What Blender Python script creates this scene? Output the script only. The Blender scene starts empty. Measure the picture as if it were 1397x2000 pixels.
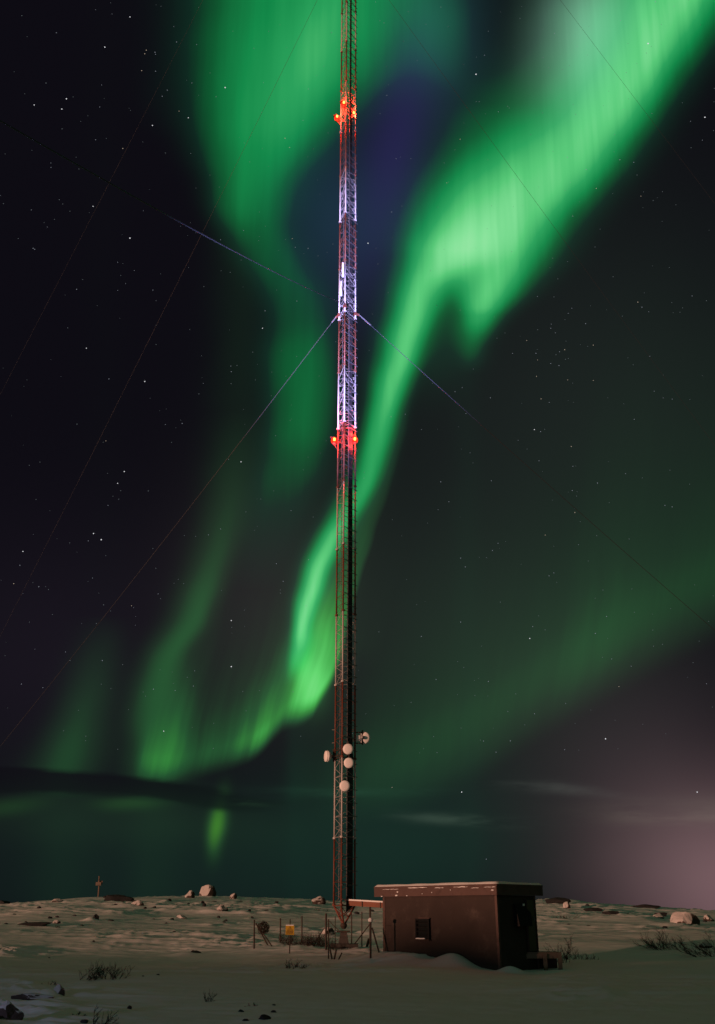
import bpy, math, random
import numpy as np
from mathutils import Vector, noise as mnoise

R = math.radians
rnd = random.Random(7)
sc = bpy.context.scene
col = sc.collection

# ------------------------------------------------------------------ camera
F = 1842.0                      # focal length in photo pixels (photo is 1397 x 2000)
PITCH = R(23.08)
EYE = 1.7
CP, SP = math.cos(PITCH), math.sin(PITCH)
cam_d = bpy.data.cameras.new('camera')
cam = bpy.data.objects.new('camera', cam_d); col.objects.link(cam)
cam.location = (0, 0, EYE); cam.rotation_euler = (R(90) + PITCH, 0, 0)
cam_d.sensor_fit = 'VERTICAL'; cam_d.sensor_height = 36; cam_d.lens = 36 * F / 2000
cam_d.clip_start = 0.1; cam_d.clip_end = 12000
sc.camera = cam
sc.render.resolution_x, sc.render.resolution_y = 715, 1024
sc.view_settings.view_transform = 'Standard'; sc.view_settings.look = 'None'
sc.view_settings.exposure = 0; sc.view_settings.gamma = 1
sc.view_settings.use_curve_mapping = False
sc.render.engine = 'CYCLES'
sc.cycles.use_denoising = True
sc.cycles.denoiser = 'OPENIMAGEDENOISE'; sc.cycles.denoising_input_passes = 'RGB_ALBEDO_NORMAL'; sc.cycles.denoising_prefilter = 'ACCURATE'
sc.cycles.max_bounces = 4
sc.cycles.sample_clamp_indirect = 2

def at(px, py, Y):
    """world point in direction of photo pixel (px,py) at distance y = Y"""
    u = (1000 - py) / F; a = (px - 698.5) / F
    dy, dz = CP - u * SP, SP + u * CP
    k = Y / dy
    return Vector((a * k, Y, EYE + dz * k))

def proj(p):
    x, y, z = p[0], p[1], p[2] - EYE
    d = y * CP + z * SP; u = z * CP - y * SP
    return 698.5 + F * x / d, 1000 - F * u / d

def lin(c):
    c = c / 255.0
    return c / 12.92 if c <= .04045 else ((c + .055) / 1.055) ** 2.4
def L3(r, g, b): return (lin(r), lin(g), lin(b))

# ------------------------------------------------------------------ night sky
world = bpy.data.worlds.new("World"); sc.world = world; world.use_nodes = True
wt = world.node_tree; wt.nodes.clear()
class NG:
    def __init__(s, t): s.t = t
    def n(s, typ, **kw):
        nd = s.t.nodes.new(typ)
        for k, v in kw.items(): setattr(nd, k, v)
        return nd
    def put(s, sock, v):
        if isinstance(v, bpy.types.NodeSocket): s.t.links.new(v, sock)
        elif isinstance(v, (tuple, list)) and len(v) == 3 and sock.type == 'RGBA': sock.default_value = (*v, 1)
        else: sock.default_value = v
    def m(s, op, a, b=None, c=None, clamp=False):
        nd = s.n('ShaderNodeMath', operation=op, use_clamp=clamp)
        for i, v in enumerate((a, b, c)):
            if v is not None: s.put(nd.inputs[i], v)
        return nd.outputs[0]
    def vm(s, op, a, b=None, c=None, out=0):
        nd = s.n('ShaderNodeVectorMath', operation=op)
        for i, v in enumerate((a, b, c)):
            if v is not None: s.put(nd.inputs[i], v)
        return nd.outputs[out]
    def mr(s, v, a, b, c=0.0, d=1.0, smooth=True):
        nd = s.n('ShaderNodeMapRange', interpolation_type='SMOOTHSTEP' if smooth else 'LINEAR')
        for i, q in enumerate((v, a, b, c, d)): s.put(nd.inputs[i], q)
        return nd.outputs[0]
    def curve(s, t, pts, lo, hi, vmax):
        """pts: (pixel, value) -> smooth curve of t, a pixel coordinate already mapped to 0..1 over lo..hi"""
        nd = s.n('ShaderNodeFloatCurve')
        c = nd.mapping.curves[0]
        pts = [((p - lo) / (hi - lo), v / vmax) for p, v in sorted(pts)]
        while len(c.points) < len(pts): c.points.new(.5, .5)
        for q, (a, b) in zip(c.points, pts):
            q.location = (a, b); q.handle_type = 'AUTO_CLAMPED'
        nd.mapping.extend = 'HORIZONTAL'; nd.mapping.update()
        s.put(nd.inputs['Value'], t)
        return s.m('MULTIPLY', nd.outputs[0], vmax)
    def noise(s, vec, scale, detail=3, rough=.5, dim='3D'):
        nd = s.n('ShaderNodeTexNoise', noise_dimensions=dim)
        s.put(nd.inputs['Vector'], vec); nd.inputs['Scale'].default_value = scale
        nd.inputs['Detail'].default_value = detail; nd.inputs['Roughness'].default_value = rough
        return nd.outputs['Fac']
    def comb(s, x, y, z=0.0):
        nd = s.n('ShaderNodeCombineXYZ')
        for i, v in enumerate((x, y, z)): s.put(nd.inputs[i], v)
        return nd.outputs[0]
g = NG(wt)
D = g.n('ShaderNodeTexCoord').outputs['Generated']
sep = g.n('ShaderNodeSeparateXYZ'); g.put(sep.inputs[0], D)
dx, dz = sep.outputs[0], sep.outputs[2]
# a chart of the northern sky: fixed compass frame, gnomonic about azimuth 0, elevation 23 deg
dF0 = g.vm('DOT_PRODUCT', D, (0, CP, SP), out='Value')
dF = g.m('MAXIMUM', dF0, .18)
dU = g.vm('DOT_PRODUCT', D, (0, -SP, CP), out='Value')
X = g.m('ADD', g.m('MULTIPLY', g.m('DIVIDE', dx, dF), F), 698.5)
Y = g.m('SUBTRACT', 1000.0, g.m('MULTIPLY', g.m('DIVIDE', dU, dF), F))
front = g.mr(dF0, .2, .6)
YLO, YHI, XLO, XHI = -1400.0, 2000.0, -900.0, 2300.0
# gentle warp so that no edge is a perfect curve
wv = g.comb(g.m('MULTIPLY', X, .001), g.m('MULTIPLY', Y, .001))
wn = g.noise(wv, 4.0, 2, .5)
X1 = g.m('ADD', X, g.m('MULTIPLY', g.m('SUBTRACT', wn, .5), 50.0))
Y1 = g.m('ADD', Y, g.m('MULTIPLY', g.m('SUBTRACT', wn, .5), -22.0))
tY = g.m('DIVIDE', g.m('SUBTRACT', Y1, YLO), YHI - YLO, clamp=True)
# ray structure: streaks that converge far above the frame
slant = g.m('DIVIDE', g.m('SUBTRACT', X, 760.0), g.m('MAXIMUM', g.m('ADD', Y, 5200.0), 600.0))
rayA = g.noise(g.comb(g.m('MULTIPLY', slant, 120.0), g.m('MULTIPLY', Y, .0016)), 1.0, 3, .6)
rayB = g.noise(g.comb(g.m('MULTIPLY', slant, 420.0), g.m('MULTIPLY', Y, .0022), 3.3), 1.0, 2, .5)
rays = g.m('ADD', g.m('MULTIPLY', rayA, 1.0), g.m('MULTIPLY', rayB, .32))      # mean about .62
raym = g.m('ADD', .78, g.m('MULTIPLY', rays, .36))
blob = g.noise(wv, 2.6, 2, .5)

def ribbon(cen, wl, wr, inten, k=2.0, ray=True):
    c = g.curve(tY, cen, YLO, YHI, 2400.0); a = g.curve(tY, wl, YLO, YHI, 400.0)
    b = g.curve(tY, wr, YLO, YHI, 400.0); i = g.curve(tY, inten, YLO, YHI, 1.2)
    d = g.m('SUBTRACT', X1, c)
    t = g.m('MAXIMUM', g.m('DIVIDE', d, b), g.m('DIVIDE', g.m('MULTIPLY', d, -1.0), a))
    v = g.m('EXPONENT', g.m('MULTIPLY', g.m('POWER', t, k), -1.0))
    v = g.m('MULTIPLY', v, i)
    return g.m('MULTIPLY', v, raym) if ray else v

def curtain(edge, inten, height, soft, lean, y0, ray=0.5):
    Xl = g.m('SUBTRACT', X1, g.m('MULTIPLY', g.m('SUBTRACT', y0, Y1), lean))
    tX = g.m('DIVIDE', g.m('SUBTRACT', Xl, XLO), XHI - XLO, clamp=True)
    e = g.curve(tX, edge, XLO, XHI, 2000.0); i = g.curve(tX, inten, XLO, XHI, 1.2)
    h = g.curve(tX, height, XLO, XHI, 500.0)
    up = g.m('SUBTRACT', e, Y1)
    low = g.mr(up, -soft * .5, soft)
    fade = g.m('EXPONENT', g.m('MULTIPLY', g.m('DIVIDE', g.m('MAXIMUM', up, 0.0), h), -1.0))
    v = g.m('MULTIPLY', g.m('MULTIPLY', low, fade), i)
    if ray:
        rn = g.noise(g.comb(g.m('MULTIPLY', Xl, .02), g.m('MULTIPLY', Y, .002)), 1.0, 2, .55)
        rn2 = g.noise(g.comb(g.m('MULTIPLY', Xl, .06), g.m('MULTIPLY', Y, .0025), 7.0), 1.0, 2, .5)
        q = g.m('ADD', g.m('MULTIPLY', rn, 1.2), g.m('MULTIPLY', rn2, .8))
        v = g.m('MULTIPLY', v, g.m('ADD', 1 - ray, g.m('MULTIPLY', q, ray)))
    return v

def splat(cx, cy, sx, sy, rot=0.0):
    ax = g.m('SUBTRACT', X1, float(cx)); ay = g.m('SUBTRACT', Y1, float(cy))
    if rot:
        c, s = math.cos(R(rot)), math.sin(R(rot))
        bx = g.m('ADD', g.m('MULTIPLY', ax, c / sx), g.m('MULTIPLY', ay, s / sx))
        by = g.m('SUBTRACT', g.m('MULTIPLY', ay, c / sy), g.m('MULTIPLY', ax, s / sy))
    else:
        bx = g.m('DIVIDE', ax, float(sx)); by = g.m('DIVIDE', ay, float(sy))
    q = g.m('ADD', g.m('MULTIPLY', bx, bx), g.m('MULTIPLY', by, by))
    return g.m('EXPONENT', g.m('MULTIPLY', q, -1.0))

def total(lst):
    a = lst[0]
    for b in lst[1:]: a = g.m('ADD', a, b)
    return a

# --- aurora ribbons (chart pixels)
r_left = ribbon([(250, 985), (350, 930), (450, 880), (560, 830), (640, 803), (720, 776), (850, 738), (930, 716), (980, 690), (1050, 648), (1130, 618), (1200, 598), (1260, 588), (1330, 575)],
                [(250, 120), (450, 70), (560, 52), (720, 40), (850, 30), (950, 36), (1050, 30), (1130, 26), (1200, 20), (1330, 16)],
                [(250, 120), (450, 110), (560, 48), (720, 34), (850, 28), (950, 27), (1050, 30), (1130, 24), (1200, 24), (1330, 30)],
                [(200, 0), (300, .18), (380, .4), (450, .58), (520, .78), (560, .86), (720, .82), (850, .66), (950, .6), (1050, .74), (1130, .9), (1200, .95), (1260, .72), (1340, 0)], 2.0)
r_right = ribbon([(-1300, 2150), (-400, 1620), (-200, 1470), (0, 1325), (100, 1270), (200, 1212), (330, 1110), (450, 1012), (560, 955), (620, 930), (680, 916)],
                 [(-1300, 250), (-200, 160), (0, 145), (100, 125), (200, 118), (290, 140), (370, 160), (450, 152), (500, 118), (540, 80), (580, 50), (620, 34), (680, 24)],
                 [(-1300, 160), (0, 95), (200, 76), (330, 82), (450, 82), (560, 62), (620, 40), (680, 26)],
                 [(-1300, .25), (-400, .6), (0, .92), (100, .92), (200, .9), (330, .78), (450, .8), (560, .86), (620, .6), (670, .22), (730, 0)], 2.0)
r_big = ribbon([(-1300, 700), (-500, 640), (0, 600), (100, 565), (200, 530), (300, 505), (400, 495), (500, 530), (600, 575), (700, 592), (800, 582), (900, 562), (1000, 535), (1150, 510)],
               [(-1300, 300), (0, 185), (100, 163), (200, 138), (300, 100), (400, 70), (500, 62), (600, 62), (700, 70), (800, 60), (1000, 55)],
               [(-1300, 300), (0, 240), (100, 220), (200, 165), (300, 115), (400, 80), (500, 66), (600, 70), (700, 62), (800, 66), (1000, 70)],
               [(-1300, .2), (-500, .4), (0, .5), (100, .52), (200, .5), (300, .42), (400, .33), (500, .2), (600, .17), (700, .27), (800, .28), (900, .2), (1000, .1), (1150, 0)], 2.6)
r_faint = ribbon([(800, 470), (900, 460), (1000, 450), (1100, 420), (1200, 380), (1300, 325), (1400, 300), (1520, 290)],
                 [(800, 50), (1200, 42), (1400, 40)], [(800, 42), (1100, 34), (1200, 28), (1400, 60)],
                 [(800, .03), (950, .1), (1100, .16), (1200, .23), (1300, .24), (1400, .19), (1520, .1)], 2.0, False)
r_far = ribbon([(1250, 200), (1400, 165), (1520, 120)], [(1250, 45), (1520, 60)], [(1250, 45), (1520, 60)],
               [(1200, 0), (1300, .07), (1400, .13), (1480, .16), (1560, .1)], 2.0, False)
c_low = curtain([(-300, 1500), (200, 1502), (290, 1515), (345, 1522), (410, 1506), (470, 1486), (515, 1462), (540, 1425), (555, 1408), (575, 1404), (594, 1394), (608, 1365), (618, 1335), (640, 1290)],
                [(-300, 0), (240, .02), (285, .22), (335, .52), (370, .36), (420, .34), (462, .5), (490, .72), (515, .78), (535, .6), (555, .85), (585, 1.05), (606, 1.0), (616, .6), (628, .05), (700, 0)],
                [(200, 60), (300, 75), (360, 110), (470, 110), (515, 125), (555, 150), (600, 190), (640, 170)], 45.0, .28, 1440.0, .68)
c_right = curtain([(-900, 1700), (650, 1580), (820, 1540), (950, 1480), (1050, 1410), (1150, 1345), (1250, 1285), (1397, 1200), (1700, 1020), (2300, 800)],
                  [(560, .0), (680, .14), (820, .28), (950, .27), (1050, .27), (1150, .34), (1250, .27), (1397, .24), (2300, .06)],
                  [(650, 90), (820, 130), (1050, 170), (1150, 190), (1397, 200)], 130.0, .12, 1350.0, .22)
patch = [g.m('MULTIPLY', splat(1110, 110, 75, 150, 15), .08),        # pale veil left of the bright band
         g.m('MULTIPLY', splat(870, 660, 60, 90, 20), .10),
         g.m('MULTIPLY', splat(1000, 250, 110, 120, 20), .2), g.m('MULTIPLY', splat(1140, 60, 80, 130, 12), .05),
         g.m('MULTIPLY', splat(870, 80, 60, 110, 0), .14),
         g.m('MULTIPLY', splat(610, 110, 55, 160, 18), .2)]
far_low = [g.m('MULTIPLY', splat(423, 1612, 16, 46, 8), .46),
           g.m('MULTIPLY', splat(250, 1570, 60, 15, 0), .10),
           g.m('MULTIPLY', splat(20, 1574, 70, 17, -8), .07)]
mid = total([r_left, r_right, r_big] + patch)
lowv = total([r_faint, r_far, c_low, c_right, g.m('MULTIPLY', splat(604, 1325, 32, 56, -8), .4), g.m('MULTIPLY', splat(634, 1235, 26, 85, 6), .34)])
def ramp(v, stops):
    nd = g.n('ShaderNodeValToRGB'); cr = nd.color_ramp; cr.interpolation = 'EASE' if False else 'LINEAR'
    while len(cr.elements) < len(stops): cr.elements.new(.5)
    for e, (p, c) in zip(cr.elements, stops): e.position = p; e.color = (*L3(*c), 1)
    g.put(nd.inputs[0], g.m('DIVIDE', v, 1.3)); return nd.outputs[0]
colA = ramp(mid, [(0, (0, 0, 0)), (.08, (2, 36, 22)), (.2, (0, 88, 42)), (.35, (6, 134, 68)), (.5, (38, 160, 88)), (.68, (84, 198, 116)), (.85, (130, 224, 150)), (1, (165, 236, 175))])
colB = ramp(lowv, [(0, (0, 0, 0)), (.08, (14, 42, 20)), (.2, (26, 80, 38)), (.38, (46, 130, 52)), (.55, (64, 172, 74)), (.75, (92, 210, 104)), (1, (125, 228, 135))])
colC = ramp(total(far_low), [(0, (0, 0, 0)), (.1, (22, 56, 20)), (.35, (52, 112, 26)), (1, (80, 160, 50))])

# --- dark sky colours between the bands, airglow and the far town's glow on the right
base = [((0.0042, .0036, .0064), None),
        (L3(28, 24, 66), splat(765, 330, 70, 250, 12)), (L3(22, 27, 52), splat(830, 60, 100, 160, 0)),
        (L3(16, 42, 54), splat(640, 420, 90, 170, 0)),
        (L3(20, 28, 22), splat(1150, 800, 420, 420, 0)), (L3(22, 32, 24), splat(900, 1250, 330, 260, 0)),
        (L3(30, 26, 26), splat(520, 1180, 170, 220, 0)), (L3(16, 12, 18), splat(100, 1300, 300, 260, 0)),
        (L3(8, 28, 19), splat(350, 1700, 520, 150, 0)), (L3(7, 31, 22), splat(800, 1640, 260, 170, 0)), (L3(9, 24, 11), splat(260, 1605, 330, 50, 2)),
        (L3(40, 33, 35), splat(1270, 1500, 240, 210, 0)), (L3(74, 58, 58), splat(1340, 1690, 200, 160, 0)),
        (L3(98, 73, 77), splat(1490, 1740, 190, 160, 0)), (L3(26, 30, 22), splat(1397, 1580, 130, 26, 0)),
        (L3(104, 146, 126), g.m('MULTIPLY', splat(1145, 60, 80, 140, 14), raym))]
acc = base[0][0]
for c, s_ in base[1:]:
    acc = g.vm('MULTIPLY_ADD', g.comb(s_, s_, s_), c, acc)
def addc(a, b): return g.vm('ADD', a, b)
aur = addc(colA, colB)
# low cloud bank: dark lens that hides the aurora behind it
tX0 = g.m('DIVIDE', g.m('SUBTRACT', X, XLO), XHI - XLO, clamp=True)
cn = g.noise(g.comb(g.m('MULTIPLY', X, .004), g.m('MULTIPLY', Y, .022)), 1.0, 4, .6)
Yc = g.m('ADD', Y, g.m('MULTIPLY', g.m('SUBTRACT', cn, .5), 26.0))
ctop = g.curve(tX0, [(-900, 1470), (0, 1494), (100, 1500), (200, 1508), (300, 1521), (400, 1534), (480, 1550), (580, 1566), (800, 1585)], XLO, XHI, 2000.0)
cbot = g.curve(tX0, [(-900, 1540), (0, 1553), (150, 1555), (250, 1558), (330, 1566), (400, 1580), (480, 1586), (560, 1574), (640, 1560)], XLO, XHI, 2000.0)
cm = g.m('MULTIPLY', g.mr(g.m('SUBTRACT', Yc, ctop), -5.0, 9.0), g.mr(g.m('SUBTRACT', cbot, Yc), -8.0, 12.0))
cm = g.m('MULTIPLY', cm, g.mr(X, 700.0, 420.0))
below = g.m('MULTIPLY', g.mr(g.m('SUBTRACT', Yc, g.m('ADD', cbot, -18.0)), -10.0, 30.0), g.mr(X, 820.0, 480.0))             # distant murk below the bank
hide = g.m('MAXIMUM', g.m('MULTIPLY', cm, .95), g.m('MULTIPLY', below, .78))
keep = g.m('SUBTRACT', 1.0, hide)
aur = g.vm('MULTIPLY', aur, g.comb(keep, keep, keep))
kc = g.m('SUBTRACT', 1.0, g.m('MULTIPLY', cm, .9))
aur = g.vm('MULTIPLY_ADD', colC, g.comb(kc, kc, kc), aur)
kb = g.m('SUBTRACT', 1.0, g.m('MULTIPLY', cm, .22))
allc = addc(g.vm('MULTIPLY', acc, g.comb(kb, kb, kb)), aur)
# thin pale streaks of cloud on the right
def wisp(cx, cy, sx, sy, amt, c, rot=0):
    w = g.m('MULTIPLY', splat(cx, cy, sx, sy, rot), g.mr(cn, .35, .7))
    w = g.m('MULTIPLY', w, amt)
    return g.vm('MULTIPLY', g.comb(w, w, w), c)
allc = addc(allc, wisp(900, 1602, 110, 11, .8, L3(52, 64, 54), 5))
allc = addc(allc, wisp(1080, 1540, 110, 12, .6, L3(54, 58, 54), 6))
allc = addc(allc, wisp(470, 1565, 45, 8, .7, L3(40, 70, 44), 4))
allc = addc(allc, wisp(1330, 1590, 150, 22, .7, L3(62, 60, 50)))
allc = addc(allc, wisp(700, 1545, 160, 9, .4, L3(28, 60, 44)))
# the rest of the sky goes on as a dim green-grey night sky, warmer low down
rest = g.vm('MULTIPLY_ADD', g.comb(*[g.mr(dz, .5, -.05)] * 3), (.012, .008, .004), (.030, .052, .034))
fr3 = g.comb(front, front, front)
inv = g.m('SUBTRACT', 1.0, front); in3 = g.comb(inv, inv, inv)
fin = g.vm('ADD', g.vm('MULTIPLY', allc, fr3), g.vm('MULTIPLY', rest, in3))
bg = g.n('ShaderNodeBackground'); g.put(bg.inputs['Color'], fin); bg.inputs['Strength'].default_value = 1.0
wo = g.n('ShaderNodeOutputWorld'); wt.links.new(bg.outputs[0], wo.inputs['Surface'])
world.cycles.sampling_method = 'MANUAL'; world.cycles.sample_map_resolution = 256

# ------------------------------------------------------------------ the lights of the town low behind on the left
SUN_EL = 2.4
sdir = Vector((-.80, -.60, math.tan(R(SUN_EL)))).normalized()
sd = bpy.data.lights.new('town_glow', 'SUN'); so = bpy.data.objects.new('town_glow', sd); col.objects.link(so)
sd.energy = 2.9; sd.angle = R(1.3); sd.color = (1, .48, .32)
so.rotation_euler = sdir.to_track_quat('Z', 'Y').to_euler()
# the searchlight on the left that picks out the mast's middle
ld = bpy.data.lights.new('searchlight', 'SPOT'); lo = bpy.data.objects.new('searchlight', ld); col.objects.link(lo)
lo.location = (-5.0, 3.0, 1.1)
ld.energy = 560000; ld.spot_size = R(22); ld.spot_blend = 1.0; ld.shadow_soft_size = .12; ld.color = (.46, .42, 1.0)
lo.rotation_euler = (lo.location - Vector((-.5, 38.4, 28.3))).to_track_quat('Z', 'Y').to_euler()
# added point lamp, away from the searchlight, for violet light on the left-hand snow
pd = bpy.data.lights.new('added_violet_light', 'POINT'); po = bpy.data.objects.new('added_violet_light', pd); col.objects.link(po)
po.location = (-9.5, 11.9, 1.0); pd.energy = 380; pd.color = (.62, .55, 1.0); pd.shadow_soft_size = .2

# ------------------------------------------------------------------ helpers
def tag(o, label=None, cat=None, group=None, kind=None):
    if label: o['label'] = label
    if cat: o['category'] = cat
    if group: o['group'] = group
    if kind: o['kind'] = kind
    return o
def empty(name, loc=(0, 0, 0), rz=0):
    o = bpy.data.objects.new(name, None); col.objects.link(o); o.location = loc; o.rotation_euler = (0, 0, rz)
    o.empty_display_size = .2
    return o
class MB:
    def __init__(s): s.v = []; s.f = []; s.m = []
    def add(s, vs, fs, mi=0):
        n = len(s.v); s.v += [tuple(v) for v in vs]; s.f += [tuple(i + n for i in f) for f in fs]; s.m += [mi] * len(fs); return s
    def box(s, lo, hi, mi=0):
        (a, b, c), (d, e, f) = lo, hi
        return s.add([(a, b, c), (d, b, c), (d, e, c), (a, e, c), (a, b, f), (d, b, f), (d, e, f), (a, e, f)],
                     [(0, 3, 2, 1), (4, 5, 6, 7), (0, 1, 5, 4), (1, 2, 6, 5), (2, 3, 7, 6), (3, 0, 4, 7)], mi)
    def obox(s, o, ax, ay, az, mi=0):
        """box from corner o along three edge vectors"""
        o, ax, ay, az = map(Vector, (o, ax, ay, az))
        if ax.cross(ay).dot(az) < 0: o = o + az; az = -az
        return s.add([o, o + ax, o + ax + ay, o + ay, o + az, o + ax + az, o + ax + ay + az, o + ay + az],
                     [(0, 3, 2, 1), (4, 5, 6, 7), (0, 1, 5, 4), (1, 2, 6, 5), (2, 3, 7, 6), (3, 0, 4, 7)], mi)
    def path(s, pts, rs, n=6, mi=0, cap=True):
        pts = [Vector(p) for p in pts]
        if not isinstance(rs, (list, tuple)): rs = [rs] * len(pts)
        vs, fs = [], []; ref = None
        for i, p in enumerate(pts):
            t = (pts[min(i + 1, len(pts) - 1)] - pts[max(i - 1, 0)]).normalized()
            if ref is None: ref = Vector((0, 0, 1)) if abs(t.z) < .9 else Vector((1, 0, 0))
            a = (ref - t * ref.dot(t)).normalized(); ref = a; b = t.cross(a)
            for k in range(n):
                q = 2 * math.pi * k / n
                vs.append(p + (a * math.cos(q) + b * math.sin(q)) * rs[i])
        for i in range(len(pts) - 1):
            for k in range(n):
                fs.append((i * n + k, i * n + (k + 1) % n, (i + 1) * n + (k + 1) % n, (i + 1) * n + k))
        if cap:
            fs.append(tuple(range(n - 1, -1, -1))); fs.append(tuple((len(pts) - 1) * n + k for k in range(n)))
        return s.add(vs, fs, mi)
    def bar(s, a, b, r, n=6, mi=0): return s.path([a, b], r, n, mi)
    def lathe(s, prof, o, axis, n=24, mi=0):
        """prof: (radius, distance along axis)"""
        axis = Vector(axis).normalized(); o = Vector(o)
        ref = Vector((0, 0, 1)) if abs(axis.z) < .9 else Vector((1, 0, 0))
        a = (ref - axis * ref.dot(axis)).normalized(); b = axis.cross(a)
        vs, fs = [], []
        for r_, h in prof:
            for k in range(n):
                q = 2 * math.pi * k / n
                vs.append(o + axis * h + (a * math.cos(q) + b * math.sin(q)) * max(r_, 1e-4))
        for i in range(len(prof) - 1):
            for k in range(n):
                fs.append((i * n + k, i * n + (k + 1) % n, (i + 1) * n + (k + 1) % n, (i + 1) * n + k))
        fs.append(tuple(range(n - 1, -1, -1))); fs.append(tuple((len(prof) - 1) * n + k for k in range(n)))
        return s.add(vs, fs, mi)
    def build(s, name, mats, parent=None, smooth=False, loc=None):
        me = bpy.data.meshes.new(name); me.from_pydata(s.v, [], s.f)
        for m_ in (mats if isinstance(mats, (list, tuple)) else [mats]): me.materials.append(m_)
        if any(s.m): me.polygons.foreach_set('material_index', s.m)
        if smooth: me.polygons.foreach_set('use_smooth', [True] * len(me.polygons))
        me.update()
        o = bpy.data.objects.new(name, me); col.objects.link(o)
        if parent: o.parent = parent
        if loc is not None: o.location = loc
        return o

# ------------------------------------------------------------------ materials
def mat(name, base, rough=.7, metal=0.0, var=.25, scale=3.0, bump=.0, bscale=20.0, spec=.3, second=None, sfac=(.5, .7)):
    m_ = bpy.data.materials.new(name); m_.use_nodes = True
    t = m_.node_tree; q = NG(t); b = t.nodes['Principled BSDF']
    b.inputs['Roughness'].default_value = rough; b.inputs['Metallic'].default_value = metal
    b.inputs['Specular IOR Level'].default_value = spec
    pos = q.n('ShaderNodeTexCoord').outputs['Object']
    n1 = q.noise(pos, scale, 4, .6)
    k = q.m('ADD', 1 - var, q.m('MULTIPLY', n1, 2 * var))
    c = q.vm('MULTIPLY', q.comb(k, k, k), base)
    if second:
        n2 = q.noise(q.vm('ADD', pos, (3.1, 7.7, 1.3)), scale * 2.3, 5, .65)
        mx = q.n('ShaderNodeMix', data_type='RGBA')
        q.put(mx.inputs[0], q.mr(n2, *sfac)); q.put(mx.inputs[6], c); mx.inputs[7].default_value = (*second, 1)
        c = mx.outputs[2]
    q.put(b.inputs['Base Color'], c)
    if bump:
        bp = q.n('ShaderNodeBump'); bp.inputs['Strength'].default_value = bump; bp.inputs['Distance'].default_value = .03
        q.put(bp.inputs['Height'], q.noise(pos, bscale, 5, .6)); t.links.new(bp.outputs[0], b.inputs['Normal'])
    return m_
def emit(name, c, s):
    m_ = bpy.data.materials.new(name); m_.use_nodes = True; t = m_.node_tree; t.nodes.clear()
    e = t.nodes.new('ShaderNodeEmission'); e.inputs[0].default_value = (*c, 1); e.inputs[1].default_value = s
    o = t.nodes.new('ShaderNodeOutputMaterial'); t.links.new(e.outputs[0], o.inputs[0]); return m_
M = {}
M['red'] = mat('red_mast_paint', (.16, .050, .030), .5, second=(.10, .038, .024), scale=5, bump=.2)
M['white'] = mat('white_mast_paint', (.46, .43, .41), .5, second=(.33, .28, .24), sfac=(.55, .75), scale=5, bump=.2)
M['galv'] = mat('galvanised_steel', (.13, .13, .135), .5, .3, scale=6)
M['cable'] = mat('black_cable_sheath', (.022, .021, .023), .45, spec=.4)
M['rust'] = mat('dark_steel', (.040, .030, .022), .7, second=(.07, .04, .025))
M['radome'] = mat('white_radome', (.84, .82, .80), .45, var=.03, second=(.68, .64, .6), sfac=(.6, .85), scale=5)
M['conc'] = mat('weathered_concrete', (.075, .068, .06), .9, bump=.5, second=(.04, .037, .033))
M['dark'] = mat('dark_painted_wood', (.05, .03, .022), .8, second=(.03, .02, .018))
M['siding'] = mat('brown_painted_siding', (.032, .022, .018), .75, var=.5, scale=.9, bump=.3, bscale=40, second=(.085, .066, .054), sfac=(.50, .85))
M['fascia'] = mat('red_brown_fascia_paint', (.085, .052, .044), .75, second=(.06, .036, .03), scale=2.0, bump=.3)
M['beamp'] = mat('orange_brown_steel', (.19, .075, .045), .7, second=(.16, .07, .045))
M['wood'] = mat('grey_weathered_wood', (.17, .13, .10), .85, bump=.4, bscale=30, second=(.09, .07, .055))
M['black'] = mat('black_glass', (.006, .006, .007), .25, spec=.4)
M['blackm'] = mat('black_rubber', (.004, .004, .004), .8)
M['yellow'] = mat('yellow_sign_face', (.46, .28, .015), .5, var=.12)
M['ink'] = mat('dark_sign_print', (.10, .05, .01), .6, var=.05)
M['twig'] = mat('dark_birch_twig', (.030, .022, .015), .9)
M['wire'] = mat('steel_guy_wire', (.052, .057, .068), .45, .3, var=.1)

def rock_mat():
    m_ = bpy.data.materials.new('snowy_granite'); m_.use_nodes = True; t = m_.node_tree; q = NG(t); b = t.nodes['Principled BSDF']
    b.inputs['Roughness'].default_value = .9; b.inputs['Specular IOR Level'].default_value = .2
    pos = q.n('ShaderNodeTexCoord').outputs['Object']
    n1 = q.noise(pos, 2.5, 5, .65); k = q.m('ADD', .55, q.m('MULTIPLY', n1, .9))
    rc = q.vm('MULTIPLY', q.comb(k, k, k), (.060, .046, .038))
    nm = q.n('ShaderNodeNewGeometry').outputs['Normal']
    wind = q.vm('DOT_PRODUCT', nm, (-.52, -.12, .85), out='Value')      # snow blown on from the left
    n2 = q.noise(pos, 3.0, 4, .6)
    f = q.mr(q.m('ADD', wind, q.m('MULTIPLY', q.m('SUBTRACT', n2, .5), .8)), .18, .34)
    mx = q.n('ShaderNodeMix', data_type='RGBA'); q.put(mx.inputs[0], f); q.put(mx.inputs[6], rc); mx.inputs[7].default_value = (.46, .45, .44, 1)
    t.links.new(mx.outputs[2], b.inputs['Base Color'])
    bp = q.n('ShaderNodeBump'); bp.inputs['Strength'].default_value = .5; bp.inputs['Distance'].default_value = .05
    q.put(bp.inputs['Height'], q.noise(pos, 9, 6, .6)); t.links.new(bp.outputs[0], b.inputs['Normal'])
    return m_
M['rock'] = rock_mat()
M['stone'] = mat('bare_dark_stone', (.022, .023, .024), .9, var=.35, scale=4, bump=.5, bscale=10)
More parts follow.
